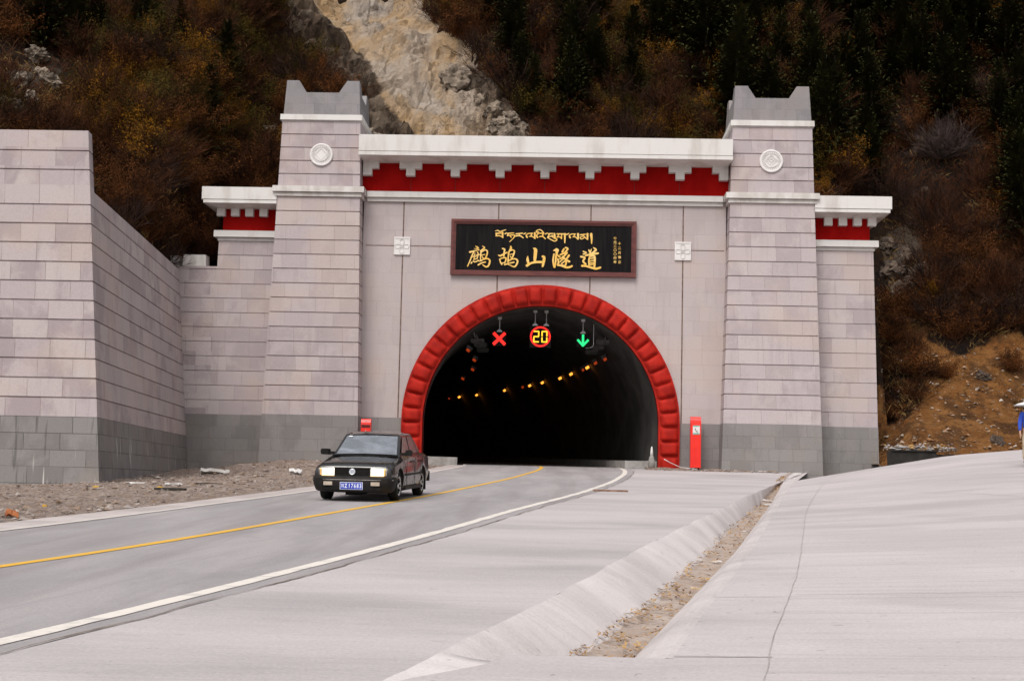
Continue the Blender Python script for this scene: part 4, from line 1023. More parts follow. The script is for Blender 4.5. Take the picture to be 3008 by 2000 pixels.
for s in (1, -1):
    m = MB(); m.prism([(.385, .525), (.685, .525), (.685, .668), (.385, .675)], lambda a, b: (s*a, -.835+.10*((a-.38)/.42)**2, b), lambda a, b: (s*a, -.70, b)); h = m.build('headlight', M['head'], car)
    m = MB(); m.prism([(.375, .512), (.692, .512), (.692, .527), (.375, .527)], lambda a, b: (s*a, -.838+.10*((a-.38)/.42)**2, b), lambda a, b: (s*a, -.70, b)); m.prism([(.655, .527), (.692, .527), (.692, .668), (.655, .668)], lambda a, b: (s*a, -.839+.10*((a-.38)/.42)**2, b), lambda a, b: (s*a, -.70, b)); m.build('lens_rim', M['head_warm'], h)
    m = MB(); m.prism([(.69, .53), (.80, .54), (.795, .655), (.69, .668)], lambda a, b: (s*a, -.805+.13*((a-.69)/.11), b), lambda a, b: (s*a, -.60, b)); m.build('corner_lamp', M['indicator'], car)
    m = MB(); m.box(min(s*.40, s*.58), max(s*.40, s*.58), -.895, -.84, .325, .40); m.build('fog_lamp', M['foglens'], car)
m = MB(); m.box(-.235, .235, -.905, -.875, .243, .392); plt = m.build('number_plate', M['platew'], car)
m = MB(); m.box(-.225, .225, -.909, -.905, .252, .383); m.build('plate_field', M['plate'], plt)
text_mesh('川', .085, M['platew'], 'plate_lettering', plt, Vector((-.178, -.911, .317)), sx=.75, bold=.003)
text_mesh('Z', .115, M['platew'], 'plate_lettering', plt, Vector((-.108, -.911, .317)), sx=.70, bold=.003)
for i, ch in enumerate('17683'): text_mesh(ch, .115, M['platew'], 'plate_lettering', plt, Vector((-.038+.058*i, -.911, .317)), sx=.72, bold=.003)
for x0 in (-.42, .12):
    m = MB(); m.tube([(x0+.38, .36, .915), (x0+.18, .395, .93), (x0-.12, .40, .925)], .010, 5); m.build('wiper', M['rubber'], car)
m = MB(); m.box(-.70, .70, .30, .42, .905, .925); m.build('cowl', M['rubber'], car)
m = MB(); a, b = onquad(*wq, .09, .86, .026), onquad(*wq, .15, .86, .026); c_, d = onquad(*wq, .15, .91, .026), onquad(*wq, .09, .91, .026); m.add([a, b, c_, d], [(0, 1, 2, 3)]); m.build('windscreen_sticker', M['platew'], car)
m = MB(); m.box(-.72, .72, -.6, 3.3, .17, .24); m.box(-.2, .1, -.55, .2, .12, .2); m.build('underbody', M['rubber'], car)
m = MB(); m.box(-.80, .80, 3.62, 3.74, .30, .52); m.build('rear_bumper', M['plastic'], car)
for s in (1, -1):
    m = MB(); m.box(min(s*.45, s*.76), max(s*.45, s*.76), 3.63, 3.68, .66, .84); m.build('tail_lamp', nmat('red_tail_lens', (.30, .01, .01), (.36, .02, .015), 6, .3), car)
CYc = 30.65; cxp = -4.17
car.location = (cxp, CYc, P(CYc)+.006); car.rotation_euler = (math.atan(.037), 0, math.radians(-4.8))

# ------------------------------------------------------------------ person at the right edge
pp = at(3024, 1362, 41.0)
per = None
def skin_mesh(name, chain, mat, parent, sub=2):
    # chain: list of (points, radii); consecutive chains join at equal points
    idx = {}; vs = []; es = []; rs = []
    for pts, rad in chain:
        prev = None
        for p, r in zip(pts, rad):
            key = tuple(round(c, 4) for c in p)
            if key not in idx: idx[key] = len(vs); vs.append(p); rs.append(r)
            if prev is not None: es.append((prev, idx[key]))
            prev = idx[key]
    me = bpy.data.meshes.new(name); me.from_pydata(vs, es, []); o = bpy.data.objects.new(name, me); COL.objects.link(o)
    md = o.modifiers.new('s', 'SKIN'); sv = me.skin_vertices[0].data
    for v, r in zip(sv, rs): v.radius = r if isinstance(r, tuple) else (r, r)
    sv[0].use_root = True
    md.use_smooth_shade = True; ss = o.modifiers.new('ss', 'SUBSURF'); ss.levels = sub; ss.render_levels = sub
    bpy.context.view_layer.update(); me2 = bpy.data.meshes.new_from_object(o.evaluated_get(bpy.context.evaluated_depsgraph_get()))
    bpy.data.objects.remove(o); me2.materials.clear(); me2.materials.append(mat); me2.polygons.foreach_set('use_smooth', [True]*len(me2.polygons))
    ob = bpy.data.objects.new(name, me2); COL.objects.link(ob)
    if parent: ob.parent = parent
    return ob
M['skin'] = nmat('skin', (.42, .25, .17), (.48, .29, .20), 6, .6, world_space=False)
M['blue'] = nmat('blue_jacket_cloth', (.015, .05, .36), (.03, .085, .48), 4, .8, world_space=False)
M['khaki'] = nmat('pale_khaki_cloth', (.40, .32, .22), (.48, .39, .28), 5, .85, world_space=False)
M['shoe'] = nmat('dark_red_shoe', (.10, .012, .018), (.15, .02, .025), 7, .5, world_space=False)
arms = []
def hand_chain(wx_, wz, s):
    ch = [([(wx_, -.02, wz), (wx_+.005*s, -.03, wz-.06), (wx_+.005*s, -.035, wz-.10)], [(.022, .028), (.018, .036), (.014, .034)])]
    for i, (dy, L) in enumerate(((-.062, .060), (-.044, .075), (-.026, .080), (-.008, .070))):
        ch.append(([(wx_+.005*s, -.035, wz-.10), (wx_+.005*s, dy, wz-.115), (wx_, dy-.004, wz-.115-L*.5), (wx_-.012*s, dy-.008, wz-.115-L)], [(.014, .034), .0095, .009, .0075]))
    ch.append(([(wx_+.005*s, -.03, wz-.06), (wx_-.01*s, -.07, wz-.085), (wx_-.015*s, -.08, wz-.12)], [(.018, .036), .011, .009]))
    return ch
ch = [([(0, 0, .93), (0, 0, 1.08), (0, .0, 1.25), (0, .01, 1.40), (0, .005, 1.47), (0, -.005, 1.54), (0, -.02, 1.62), (0, -.015, 1.70)], [(.155, .11), (.14, .10), (.165, .115), (.14, .09), (.055, .055), (.062, .07), (.078, .095), (.06, .075)])]
for s in (1, -1):
    ch.append(([(0, 0, .93), (s*.095, 0, .86), (s*.10, -.015, .50), (s*.105, .015, .12), (s*.11, .01, .06), (s*.115, -.10, .035)], [(.155, .11), (.085, .09), (.058, .062), (.042, .045), .04, (.04, .025)]))
    ch.append(([(0, .01, 1.40), (s*.18, .01, 1.39), (s*.235, .02, 1.13), (s*.25, -.02, .88)], [(.14, .09), .058, .042, .028]))
    ch += hand_chain(s*.25, .88, s)
per = skin_mesh('person', ch, M['skin'], None, 2)
per.location = (pp.x, pp.y, pp.z); tag(per, 'person in a blue jacket, pale trousers and wide white hat on the side road', 'person')
jk = [([(0, 0, .90), (0, 0, 1.08), (0, .0, 1.25), (0, .01, 1.40), (0, .005, 1.46)], [(.185, .135), (.175, .125), (.185, .135), (.155, .11), (.075, .075)])]
for s in (1, -1): jk.append(([(0, .01, 1.40), (s*.185, .01, 1.38), (s*.24, .02, 1.13), (s*.255, -.02, .90)], [(.155, .11), .075, .062, .045]))
skin_mesh('jacket', jk, M['blue'], per)
tr = [([(0, 0, .97), (0, 0, .92)], [(.165, .125), (.17, .125)])]
for s in (1, -1): tr.append(([(0, 0, .92), (s*.10, 0, .84), (s*.105, -.015, .50), (s*.11, .015, .10)], [(.17, .125), (.105, .11), (.085, .085), (.072, .078)]))
skin_mesh('trousers', tr, M['khaki'], per)
for s in (1, -1): skin_mesh('shoe', [([(s*.11, .07, .05), (s*.112, -.02, .055), (s*.118, -.16, .035)], [(.045, .05), (.05, .05), (.048, .032)])], M['shoe'], per)
m = MB(); k = 32; prof = [(.40, 1.595), (.41, 1.600), (.30, 1.655), (.135, 1.70), (.128, 1.77), (.10, 1.815), (.0, 1.83)]
m.add([(r*math.cos(2*PI*i/k), r*math.sin(2*PI*i/k)*.95-.015, z+.004*math.sin(i*1.3)) for r, z in prof for i in range(k)], [(q*k+i, q*k+(i+1) % k, (q+1)*k+(i+1) % k, (q+1)*k+i) for q in range(len(prof)-1) for i in range(k)])
h = m.build('hat', M['relief'], None, smooth=True); h.parent = per
m = MB(); m.tube([(0, .04, 1.55), (0, .055, 1.62), (0, .04, 1.70)], [.075, .092, .08], 14); h = m.build('hair', M['rubber'], None, smooth=True); h.parent = per
m = MB()
for s in (1, -1): m.tube([(s*.032, -.108, 1.625), (s*.032, -.118, 1.625)], [.012, .008], 8)
h = m.build('eyes', M['rubber'], None); h.parent = per
m = MB(); m.tube([(0, -.10, 1.625), (0, -.128, 1.595), (0, -.112, 1.588)], [.008, .015, .012], 8); h = m.build('nose', M['skin'], None, smooth=True); h.parent = per
m = MB(); m.tube([(-.025, -.103, 1.562), (0, -.110, 1.560), (.025, -.103, 1.562)], [.004, .008, .004], 6); h = m.build('mouth', M['shoe'], None, smooth=True); h.parent = per

# ------------------------------------------------------------------ mountainside
CLIFF = [(830, -80), (1190, -80), (1265, 60), (1350, 110), (1395, 190), (1470, 290), (1530, 370), (1590, 470), (1640, 720), (1000, 720), (1040, 350), (1000, 230), (905, 150), (850, 60)]
OUTC = [[(2590, 700), (2690, 640), (2730, 800), (2700, 900), (2610, 880)], [(20, 200), (150, 150), (185, 260), (120, 330), (-40, 350), (-40, 290)], [(780, 380), (815, 360), (815, 420), (780, 420)], [(2660, 560), (2740, 540), (2760, 640), (2680, 650)]]
SOIL = [(2560, 1270), (2660, 1230), (2740, 1130), (2680, 1040), (2600, 900), (2650, 920), (2790, 1040), (2880, 1000), (3080, 985), (3080, 1420), (2560, 1420)]
CLIFFG = {}
def hill_base(x, y):
    t = sstep(13.7, 14.5, x) if y >= 65.3 else 1.0; y0 = lerp(65.6, lerp(63.2, 60.2, sstep(13.5, 15.6, x)), t); z0 = lerp(11.5, 2.75, t)
    d = y-y0
    if d < 0: h = z0+.06*max(d, -8)
    else:
        foot = lerp(0, 5.0, t)
        h = z0+(d*.50 if d < foot else foot*.50+(d-foot)*1.08)
    s = sstep(-16.4, -18.0, x)
    if s > 0:
        yw = y-(47.5 if x < -20 else 47.5)
        h2 = 9.7+.55*max(0, -18-x)+.75*max(0, y-56)+.30*max(0, y-66)
        if y < 46.4: h2 = 0
        h = lerp(h, max(h, h2) if y > 46.4 else 0, s)
    return h
def hill(x, y):
    h = hill_base(x, y); k = sstep(62, 72, y)*1.0 if x > 12 else sstep(66, 74, y)
    if x < -17: k = max(k, sstep(48, 56, y)*.6)
    h += k*(3.0*mnoise.noise((x*.055, y*.055, 1))+1.3*mnoise.noise((x*.16, y*.16, 5)))+max(k, .25)*.45*mnoise.noise((x*.5, y*.5, 9))
    return h
def buried(x, y): return (y < 65.3 and -16.5 < x < 13.1) or (y < 66.2 and -14.5 < x < 13.0) or (y < 59.0 and -16.5 < x < 13.1)
def hill_hit(pxx, pyy):
    d = ray(pxx, pyy); d = d/d.y; y = 47.0; step = .8
    while y < 125:
        z = EYE+d.z*y
        if not buried(d.x*y, y) and z < hill(d.x*y, y) and (y > 58 or d.x*y < -17.5):
            a, b = y-step, y
            for _ in range(8):
                c = (a+b)/2
                if EYE+d.z*c < hill(d.x*c, c): b = c
                else: a = c
            return Vector((d.x*b, b, hill(d.x*b, b)))
        y += step
    return None
GX = [-60+.4*i for i in range(0, 300)]; GY = [46.5+.4*i for i in range(0, 170)]
vs = []; rock = []; soil = []
for y in GY:
    for x in GX:
        z = hill(x, y); a, b = px((x, y, z)); jx, jy = 45*mnoise.noise((x*.35, y*.35, 2)), 45*mnoise.noise((x*.35, y*.35, 7))
        inn = 0.0
        if -150 < a < 3150 and b < 1450:
            for dx, dy in ((0, 0), (22, 0), (-22, 0), (0, 22), (0, -22)):
                inn += .2*inpoly(a+jx+dx, b+jy+dy, CLIFF)
        out = max((inpoly(a+jx*.6, b+jy*.6, o_) for o_ in OUTC), default=0) if b < 950 and (a < 860 or a > 2500) else 0
        so = 0.0
        if a > 2400 and y > 52:
            for dx, dy in ((0, 0), (30, 0), (-30, 0), (0, 30), (0, -30)): so += .2*inpoly(a+jx+dx, b+jy+dy, SOIL)
        r_ = .9*out; y2 = y
        if r_ > 0:
            f = mnoise.noise((x*.5, z*.5, 4)); f2 = mnoise.noise((x*1.5, z*1.5, 4)); dsp = f+.5*f2; z += r_*dsp*.6; y2 = y-r_*dsp*.6
        z -= 4.2*max(0, inn-.2)
        vs.append((x+r_*.2*mnoise.noise((x*2, z*2, 8)), y2, z)); rock.append(r_); soil.append(so)
nx = len(GX); m = MB()
m.add(vs, [(j2*nx+i, j2*nx+i+1, (j2+1)*nx+i+1, (j2+1)*nx+i) for j2 in range(len(GY)-1) for i in range(nx-1) if not buried(GX[i], GY[j2])])
def hill_mat():
    n = NT('mountainside'); p = n.pos(); ar = n.n('Attribute', attribute_name='rock').outputs['Fac']; as_ = n.n('Attribute', attribute_name='soil').outputs['Fac']
    soilc = n.mix(n.rng(n.noise(p, .5, 6, .65), .35, .65), (.007, .0036, .002), (.026, .012, .0055))
    soilc = n.mix(n.rng(n.noise(n.scale(p, (2.5, 1, .8)), 1.3, 6, .7), .52, .68), soilc, (.060, .034, .015))
    soilc = n.mix(n.rng(n.noise(p, 3.2, 5, .7), .56, .66), soilc, (.006, .004, .003))
    org = n.mix(n.rng(n.noise(p, .9, 6, .7), .35, .65), (.22, .085, .020), (.36, .165, .052))
    org = n.mix(n.math('MULTIPLY', n.rng(n.noise(p, .6, 5, .7), .48, .60), .8), org, (.10, .045, .017))
    org = n.mix(n.rng(n.noise(p, 2.8, 6, .75), .52, .64), org, (.085, .036, .012))
    org = n.mix(n.rng(n.noise(p, 4.5, 3, .6), .66, .70), org, (.40, .31, .24))
    sx = n.n('SeparateXYZ'); n.put(sx.inputs[0], p)
    dn = n.scale(p, (1.4, .35, .5))
    rk = n.mix(n.rng(n.noise(p, 1.0, 6, .65), .4, .6), (.115, .085, .062), (.050, .035, .025))
    rk = n.mix(n.rng(n.noise(p, 2.6, 6, .7), .56, .64), rk, (.035, .025, .018))
    jag = n.math('ADD', ar, n.math('MULTIPLY', n.math('SUBTRACT', n.noise(p, 1.3, 6, .7), .5), 1.1))
    jag2 = n.math('ADD', as_, n.math('MULTIPLY', n.math('SUBTRACT', n.noise(p, 1.0, 6, .7), .5), 1.0))
    col = n.mix(n.rng(jag2, .40, .65), soilc, org)
    col = n.mix(n.rng(jag, .42, .58), col, rk)
    n.bump(n.math('ADD', n.noise(dn, 1.6, 8, .7, .5), n.math('MULTIPLY', n.noise(p, 2.2, 8, .75), .9)), 1.0, .45)
    return n.done(col, .95, spec=.2)
hm = m.build('hillside', hill_mat(), fix=False, smooth=True); hm['kind'] = 'structure'
for nm, dat in (('rock', rock), ('soil', soil)):
    a = hm.data.attributes.new(nm, 'FLOAT', 'POINT'); a.data.foreach_set('value', dat)

# the bare rock scar: its own finely broken mesh
def scar():
    X = [-21.5+.17*i for i in range(0, 150)]; Y = [65.6+.19*i for i in range(0, 232)]; vs, fl, hol = [], [], []
    for y in Y:
        for x in X:
            z = hill(x, y); a, b = px((x, y, z)); jx, jy = 45*mnoise.noise((x*.35, y*.35, 2)), 45*mnoise.noise((x*.35, y*.35, 7)); j3 = 14*mnoise.noise((x*1.3, y*1.3, 4))
            inn = 0.0
            for dx, dy in ((0, 0), (26, 0), (-26, 0), (0, 26), (0, -26)): inn += .2*inpoly(a+jx+dx+j3, b+jy+dy+j3, CLIFF)
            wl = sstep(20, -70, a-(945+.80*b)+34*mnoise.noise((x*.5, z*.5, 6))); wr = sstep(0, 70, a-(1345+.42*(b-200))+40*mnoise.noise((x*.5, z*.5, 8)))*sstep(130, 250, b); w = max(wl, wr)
            q, al = x*.80+z*.60, x*.60-z*.80
            rill = sum(mnoise.noise((x*f_*.55+.3*mnoise.noise((x, z, f_)), z*f_*.14, 7+f_))/f_ for f_ in (1, 2.1, 4.3))
            ledge = sum(mnoise.noise((x*f_*.16, z*f_*.6, 21+f_))/f_ for f_ in (1, 2.3, 4.9))
            dv, pv = mnoise.voronoi((q*.75+.35*mnoise.noise((q, al, 3)), al*.38, y*.10)); c0 = mnoise.cell(pv[0]*7.3); crk = min(1, (dv[1]-dv[0])*4)
            dv2, pv2 = mnoise.voronoi((q*2.0, al*1.1, y*.3)); c1 = mnoise.cell(pv2[0]*5.1); crk2 = min(1, (dv2[1]-dv2[0])*4)
            gl = 1-min(1, abs(mnoise.noise((x*.28+.5*mnoise.noise((x*.3, z*.3, 5)), z*.07, 31)))*5)
            h = lerp(.46*rill+.42*ledge+.10*crk+.15*c0+.10*c1-.50*gl, .25*rill+.55*c0+.30*crk+.22*c1+.12*crk2, w)+.9*mnoise.noise((x*.13, z*.13, 2))
            hh = -1.2 if inn < .15 else h*min(1, inn)-.05
            n_ = Vector((0, -.78, .62)); v = Vector((x, y, z))+n_*hh*1.25
            vs.append(v); fl.append(w); hol.append(1-crk if w > .3 else 0)
    nx = len(X); m = MB(); m.add(vs, [(j*nx+i, j*nx+i+1, (j+1)*nx+i+1, (j+1)*nx+i) for j in range(len(Y)-1) for i in range(nx-1)])
    n = NT('scar_rock'); p = n.pos(); fk = n.n('Attribute', attribute_name='flank').outputs['Fac']
    dn = n.scale(p, (1.3, .35, .30))
    c = n.mix(n.rng(n.noise(n.scale(p, (1, .6, .55)), .34, 6, .62, .5), .40, .60), (.43, .35, .28), (.43, .29, .16))
    c = n.mix(n.math('MULTIPLY', n.rng(n.noise(dn, .9, 7, .68, .4), .50, .66), .75), c, (.30, .215, .145))
    c = n.mix(n.math('MULTIPLY', n.rng(n.noise(n.scale(p, (.6, .5, 1.6)), 1.2, 7, .70, .3), .54, .66), .60), c, (.25, .185, .130))
    c = n.mix(n.math('MULTIPLY', n.rng(n.noise(p, .30, 4, .6), .52, .66), .75), c, (.40, .36, .325))
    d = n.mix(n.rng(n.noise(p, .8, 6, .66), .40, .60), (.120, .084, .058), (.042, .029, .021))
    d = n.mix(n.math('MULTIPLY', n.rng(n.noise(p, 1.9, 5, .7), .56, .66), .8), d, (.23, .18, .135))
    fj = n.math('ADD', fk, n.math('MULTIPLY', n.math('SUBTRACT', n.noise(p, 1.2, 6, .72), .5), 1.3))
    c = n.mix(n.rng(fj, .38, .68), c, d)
    ck = n.rng(n.math('ABSOLUTE', n.math('SUBTRACT', n.noise(n.scale(p, (1.1, .4, .8)), 1.1, 9, .72, .5), .5)), .022, .0)
    c = n.mix(n.math('MULTIPLY', n.math('MULTIPLY', ck, n.rng(n.noise(p, .7, 4), .45, .6)), .85), c, (.05, .036, .026))
    c = n.mix(n.math('MULTIPLY', n.rng(n.noise(p, 7.0, 5, .75), .54, .68), .40), c, (.13, .095, .068))
    wv = n.n('Mix', data_type='VECTOR'); wv.inputs[0].default_value = .34; n.put(wv.inputs[4], n.scale(p, (1.25, .45, .55))); nz = n.n('TexNoise'); n.put(nz.inputs['Vector'], p); nz.inputs['Scale'].default_value = 1.3; nz.inputs['Detail'].default_value = 5; n.put(wv.inputs[5], nz.outputs['Color'])
    vo = n.n('TexVoronoi', feature='DISTANCE_TO_EDGE'); n.put(vo.inputs['Vector'], wv.outputs[1]); vo.inputs['Scale'].default_value = .8
    vf = n.n('TexVoronoi', feature='F1'); n.put(vf.inputs['Vector'], wv.outputs[1]); vf.inputs['Scale'].default_value = 3.6
    brk = n.math('MULTIPLY', n.rng(vo.outputs['Distance'], .045, .0), n.rng(n.noise(p, .6, 4), .50, .60))
    c = n.mix(n.math('MULTIPLY', brk, .6), c, (.085, .062, .046))
    sp = n.n('SeparateColor'); n.put(sp.inputs[0], vf.outputs['Color'])
    c = n.mix(n.math('MULTIPLY', n.math('GREATER_THAN', sp.outputs[0], .66), .28), c, (.22, .175, .135))
    n.bump(n.math('ADD', n.math('MULTIPLY', n.rng(vo.outputs['Distance'], 0, .08), .18), n.math('ADD', n.math('MULTIPLY', sp.outputs[1], .35), n.math('MULTIPLY', n.noise(p, 3.2, 8, .75), .9))), .9, .30)
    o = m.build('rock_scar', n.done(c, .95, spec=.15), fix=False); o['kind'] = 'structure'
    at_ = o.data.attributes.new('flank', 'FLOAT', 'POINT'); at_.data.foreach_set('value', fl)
scar()

MASK = [[(560, 555), (815, 555), (835, 250), (1085, 250), (1085, 425), (2130, 438), (2145, 265), (2375, 265), (2390, 585), (2625, 585), (2600, 740), (2585, 1400), (520, 1400), (515, 770), (640, 760), (640, 640), (590, 600)],
        [(-200, 375), (245, 380), (265, 555), (530, 790), (530, 1400), (-200, 1400)]]
def hidden(p):
    a, b = px(p); return any(inpoly(a, b, q) for q in MASK)

# vegetation meshes ------------------------------------------------
def twigmat(name, c1, c2): return nmat(name, c1, c2, 1.1, .95, lo=.3, hi=.7, spec=.15)
M['twig_red'] = twigmat('reddish_bare_twigs', (.016, .0062, .003), (.078, .028, .011))
M['twig_grey'] = twigmat('grey_bare_twigs', (.016, .008, .006), (.052, .026, .018))
M['leaf_gold'] = twigmat('golden_autumn_leaves', (.040, .018, .002), (.25, .105, .006))
M['leaf_rust'] = twigmat('rusty_autumn_leaves', (.020, .007, .002), (.125, .042, .010))
M['leaf_olive'] = twigmat('olive_autumn_leaves', (.016, .014, .003), (.095, .062, .008))
M['needle'] = twigmat('dark_spruce_needles', (.016, .018, .0055), (.060, .058, .016))
M['bark'] = twigmat('dark_bark', (.020, .015, .011), (.05, .038, .028))
M['straw'] = twigmat('dry_tan_grass', (.085, .050, .018), (.27, .165, .06))
def ribbon(m, pts, w0, w1, mi=0):
    vs = []; n = len(pts)
    d = pts[-1]-pts[0]; sd_ = d.cross(Vector((random.uniform(-1, 1), random.uniform(-1, 1), .3)))
    sd_ = sd_.normalized() if sd_.length > 1e-6 else Vector((1, 0, 0))
    for i, p in enumerate(pts):
        w = lerp(w0, w1, i/(n-1))/2; vs += [p-sd_*w, p+sd_*w]
    m.add(vs, [(2*i, 2*i+1, 2*i+3, 2*i+2) for i in range(n-1)], mi)
def bare_mesh(seed, mat, spread=1.0, upright=1.0, n=62):
    random.seed(seed); m = MB()
    for i in range(n):
        a = random.uniform(0, 2*PI); e = random.uniform(.15, 1.45)*upright; L = random.uniform(.6, 1.15)
        d = Vector((math.cos(a)*math.cos(e)*spread, math.sin(a)*math.cos(e)*spread, math.sin(e)))
        p0 = Vector((random.uniform(-.12, .12), random.uniform(-.12, .12), 0)); bend = Vector((random.uniform(-.2, .2), random.uniform(-.2, .2), random.uniform(-.1, .25)))
        pts = [p0, p0+d*L*.4+bend*.15, p0+d*L*.75+bend*.5, p0+d*L+bend]
        ribbon(m, pts, .020, .006)
        for k in range(13):
            t = random.uniform(.3, 1); q = pts[1].lerp(pts[3], t) if t > .4 else pts[0].lerp(pts[1], t/.4)
            dd = (d+Vector((random.gauss(0, .6), random.gauss(0, .6), random.gauss(.15, .45)))).normalized(); l = random.uniform(.16, .42)
            ribbon(m, [q, q+dd*l*.5, q+dd*l+Vector((0, 0, .04))], .013, .004)
    return m.mesh('bare_shrub', mat)
def leafy(seed, stem, leaf, n=36, nl=40, tall=1.0, ls=.075):
    random.seed(seed); m = MB(); lf = MB()
    for i in range(n):
        a = random.uniform(0, 2*PI); e = random.uniform(.5, 1.5); L = random.uniform(.6, 1.2)*tall
        d = Vector((math.cos(a)*math.cos(e), math.sin(a)*math.cos(e), math.sin(e))); p0 = Vector((random.uniform(-.15, .15), random.uniform(-.15, .15), 0))
        bend = Vector((random.uniform(-.25, .25), random.uniform(-.25, .25), -.08)); pts = [p0, p0+d*L*.5+bend*.2, p0+d*L+bend]
        ribbon(m, pts, .016, .004)
        for k in range(nl):
            t = random.uniform(.25, 1.02); q = pts[0].lerp(pts[1], t*2) if t < .5 else pts[1].lerp(pts[2], (t-.5)*2)
            q = q+Vector((random.gauss(0, .06), random.gauss(0, .06), random.gauss(0, .06)))
            dd = Vector((random.gauss(0, 1), random.gauss(0, 1), random.gauss(.8, .6))).normalized(); s_ = dd.orthogonal().normalized(); l = random.uniform(.6, 1.4)*ls
            lf.add([q, q+dd*l*.5+s_*l*.28, q+dd*l, q+dd*l*.5-s_*l*.28], [(0, 1, 2, 3)])
    return m.mesh('leafy_shrub', stem), lf.mesh('foliage', leaf)
def conifer(seed, h=1.0):
    random.seed(seed); t = MB(); t.tube([(0, 0, -.05), (.01, 0, .5), (0, .005, 1.0)], [.022, .013, .003], 7)
    c = MB(); lev = 20
    for i in range(lev):
        f = i/lev; z = .10+.88*f; R = .30*(1-f)**.85*random.uniform(.85, 1.1)+.02; nb = 9 if f < .7 else 6
        for k in range(nb):
            if random.random() < .10: continue
            a = 2*PI*(k+random.uniform(-.35, .35))/nb+i*.7; L = R*random.uniform(.7, 1.15); dr = -.22+.75*f
            d = Vector((math.cos(a), math.sin(a), dr)); sd_ = Vector((-math.sin(a), math.cos(a), 0)); p0 = Vector((0, 0, z))
            for q in range(12):
                u = .16+.84*q/11; b = p0+d*L*u+Vector((0, 0, .03*u*u)); w = L*.30*(1.08-u)+.012
                for s_ in (-1, 1):
                    tip = b+d*w*.75+sd_*s_*w+Vector((0, 0, random.uniform(-.022, .012))); e = d*.010
                    c.add([b-e, b+e*1.3, tip], [(0, 1, 2)])
                c.add([b-sd_*.006, b+sd_*.006, b+d*.05+Vector((0, 0, random.uniform(-.035, -.005)))], [(0, 1, 2)])
    return t.mesh('trunk', M['bark']), c.mesh('crown', M['needle'])
BARE = [bare_mesh(11+i, M['twig_red'] if i % 2 == 0 else M['twig_grey'], spread=[1.0, 1.2, .8, 1.1, .9, 1.2][i], upright=[1, .8, 1.05, .9, 1, .85][i]) for i in range(6)]
GOLD = [leafy(31+i, M['twig_red'], M['leaf_gold'] if i % 2 == 0 else M['leaf_olive'], tall=[1, 1.15, .9, 1.0][i], ls=[.042, .036, .046, .040][i], nl=85, n=40) for i in range(4)]
RUST = [leafy(71+i, M['twig_red'], M['leaf_rust'], n=46, nl=85, tall=[1, .85, 1.1][i], ls=[.036, .042, .034][i]) for i in range(3)]
CON = [conifer(51+i) for i in range(4)]
def region(a, b):
    if a < 850: return 'left of the bare rock scar' if b < 380 else 'behind the left retaining wall'
    if a < 1640: return 'beside the bare rock scar'
    if a < 2140: return 'above the long white cornice'
    if a < 2400: return 'behind the right tower'
    return 'high on the right of the photo' if b < 600 else 'beside the right wing'
def place(mesh, name, label, cat, p, s, child=None, childname=None, empty=False, group=None, sz=1.0):
    if empty:
        o = thing(name, label, cat, p, group); q = bpy.data.objects.new('trunk', mesh); COL.objects.link(q); q.parent = o
    else:
        o = bpy.data.objects.new(name, mesh); COL.objects.link(o); tag(o, label, cat, group); o.location = p
    o.scale = (s, s, s*sz); o.rotation_euler = (random.uniform(-.08, .08), random.uniform(-.08, .08), random.uniform(0, 2*PI))
    if child is not None:
        c = bpy.data.objects.new(childname, child); COL.objects.link(c); c.parent = o
    return o
rr = random.Random(5); placed = []
def scatter(count, accept, mind, make, tries=6000):
    k = 0; pts = []
    for _ in range(tries):
        if k >= count: break
        a, b = rr.uniform(-60, 3070), rr.uniform(-60, 1330)
        if rr.random() > accept(a, b): continue
        if any((a-u)**2+(b-v)**2 < mind**2 for u, v in pts): continue
        p = hill_hit(a, b)
        if p is None: continue
        if make(p, a, b): pts.append((a, b)); k += 1
    return k
def in_cliff(a, b, g=0): return inpoly(a, b, CLIFF) or (g and (inpoly(a+g, b, CLIFF) or inpoly(a-g, b, CLIFF)))
def acc_con(a, b):
    if in_cliff(a, b, 60) or (abs(a-2775) < 150 and 400 < b < 800): return 0
    if a > 2360 and b < 720:
        v = .62
        if 2440 < a < 2560 and 60 < b < 260: v = .12
        if a > 2830 and 240 < b < 400: v = .1
        if 2440 < a < 2700 and b > 480: v = .1
        return v
    if 1420 < a < 1780 and b < 380: return .55
    if 1780 <= a <= 2360 and b < 420: return .16 if a < 2150 else .45
    if 100 < a < 560 and b < 190: return .55
    if 560 < a < 800 and b < 330: return .12
    return .02 if b < 600 else 0
def mk_con(p, a, b):
    h = rr.uniform(3.6, 6.8) if a > 2000 else rr.uniform(3.0, 5.2)
    if a < 900: h *= .8
    if hidden(p+Vector((0, 0, h*.6))): return False
    i = rr.randrange(4); reg = region(a, b)
    place(CON[i][0], 'spruce_tree', 'dark green spruce on the mountainside '+reg, 'tree', p-Vector((0, 0, .2)), h, CON[i][1], 'crown', True, 'dark spruces '+reg, rr.uniform(.9, 1.15)); return True
scatter(115, acc_con, 54, mk_con)
def acc_gold(a, b):
    if abs(a-2775) < 110 and 380 < b < 660: return 0
    if in_cliff(a, b, 30): return 0
    if 250 < a < 830 and 40 < b < 500: return .75 if b > 150 else .5
    if 1750 < a < 2360 and 60 < b < 420: return .7
    if 2390 < a < 2560 and 440 < b < 600: return .9
    if 1200 < a < 1420 and b < 220: return .4
    return .05 if b < 600 else .02
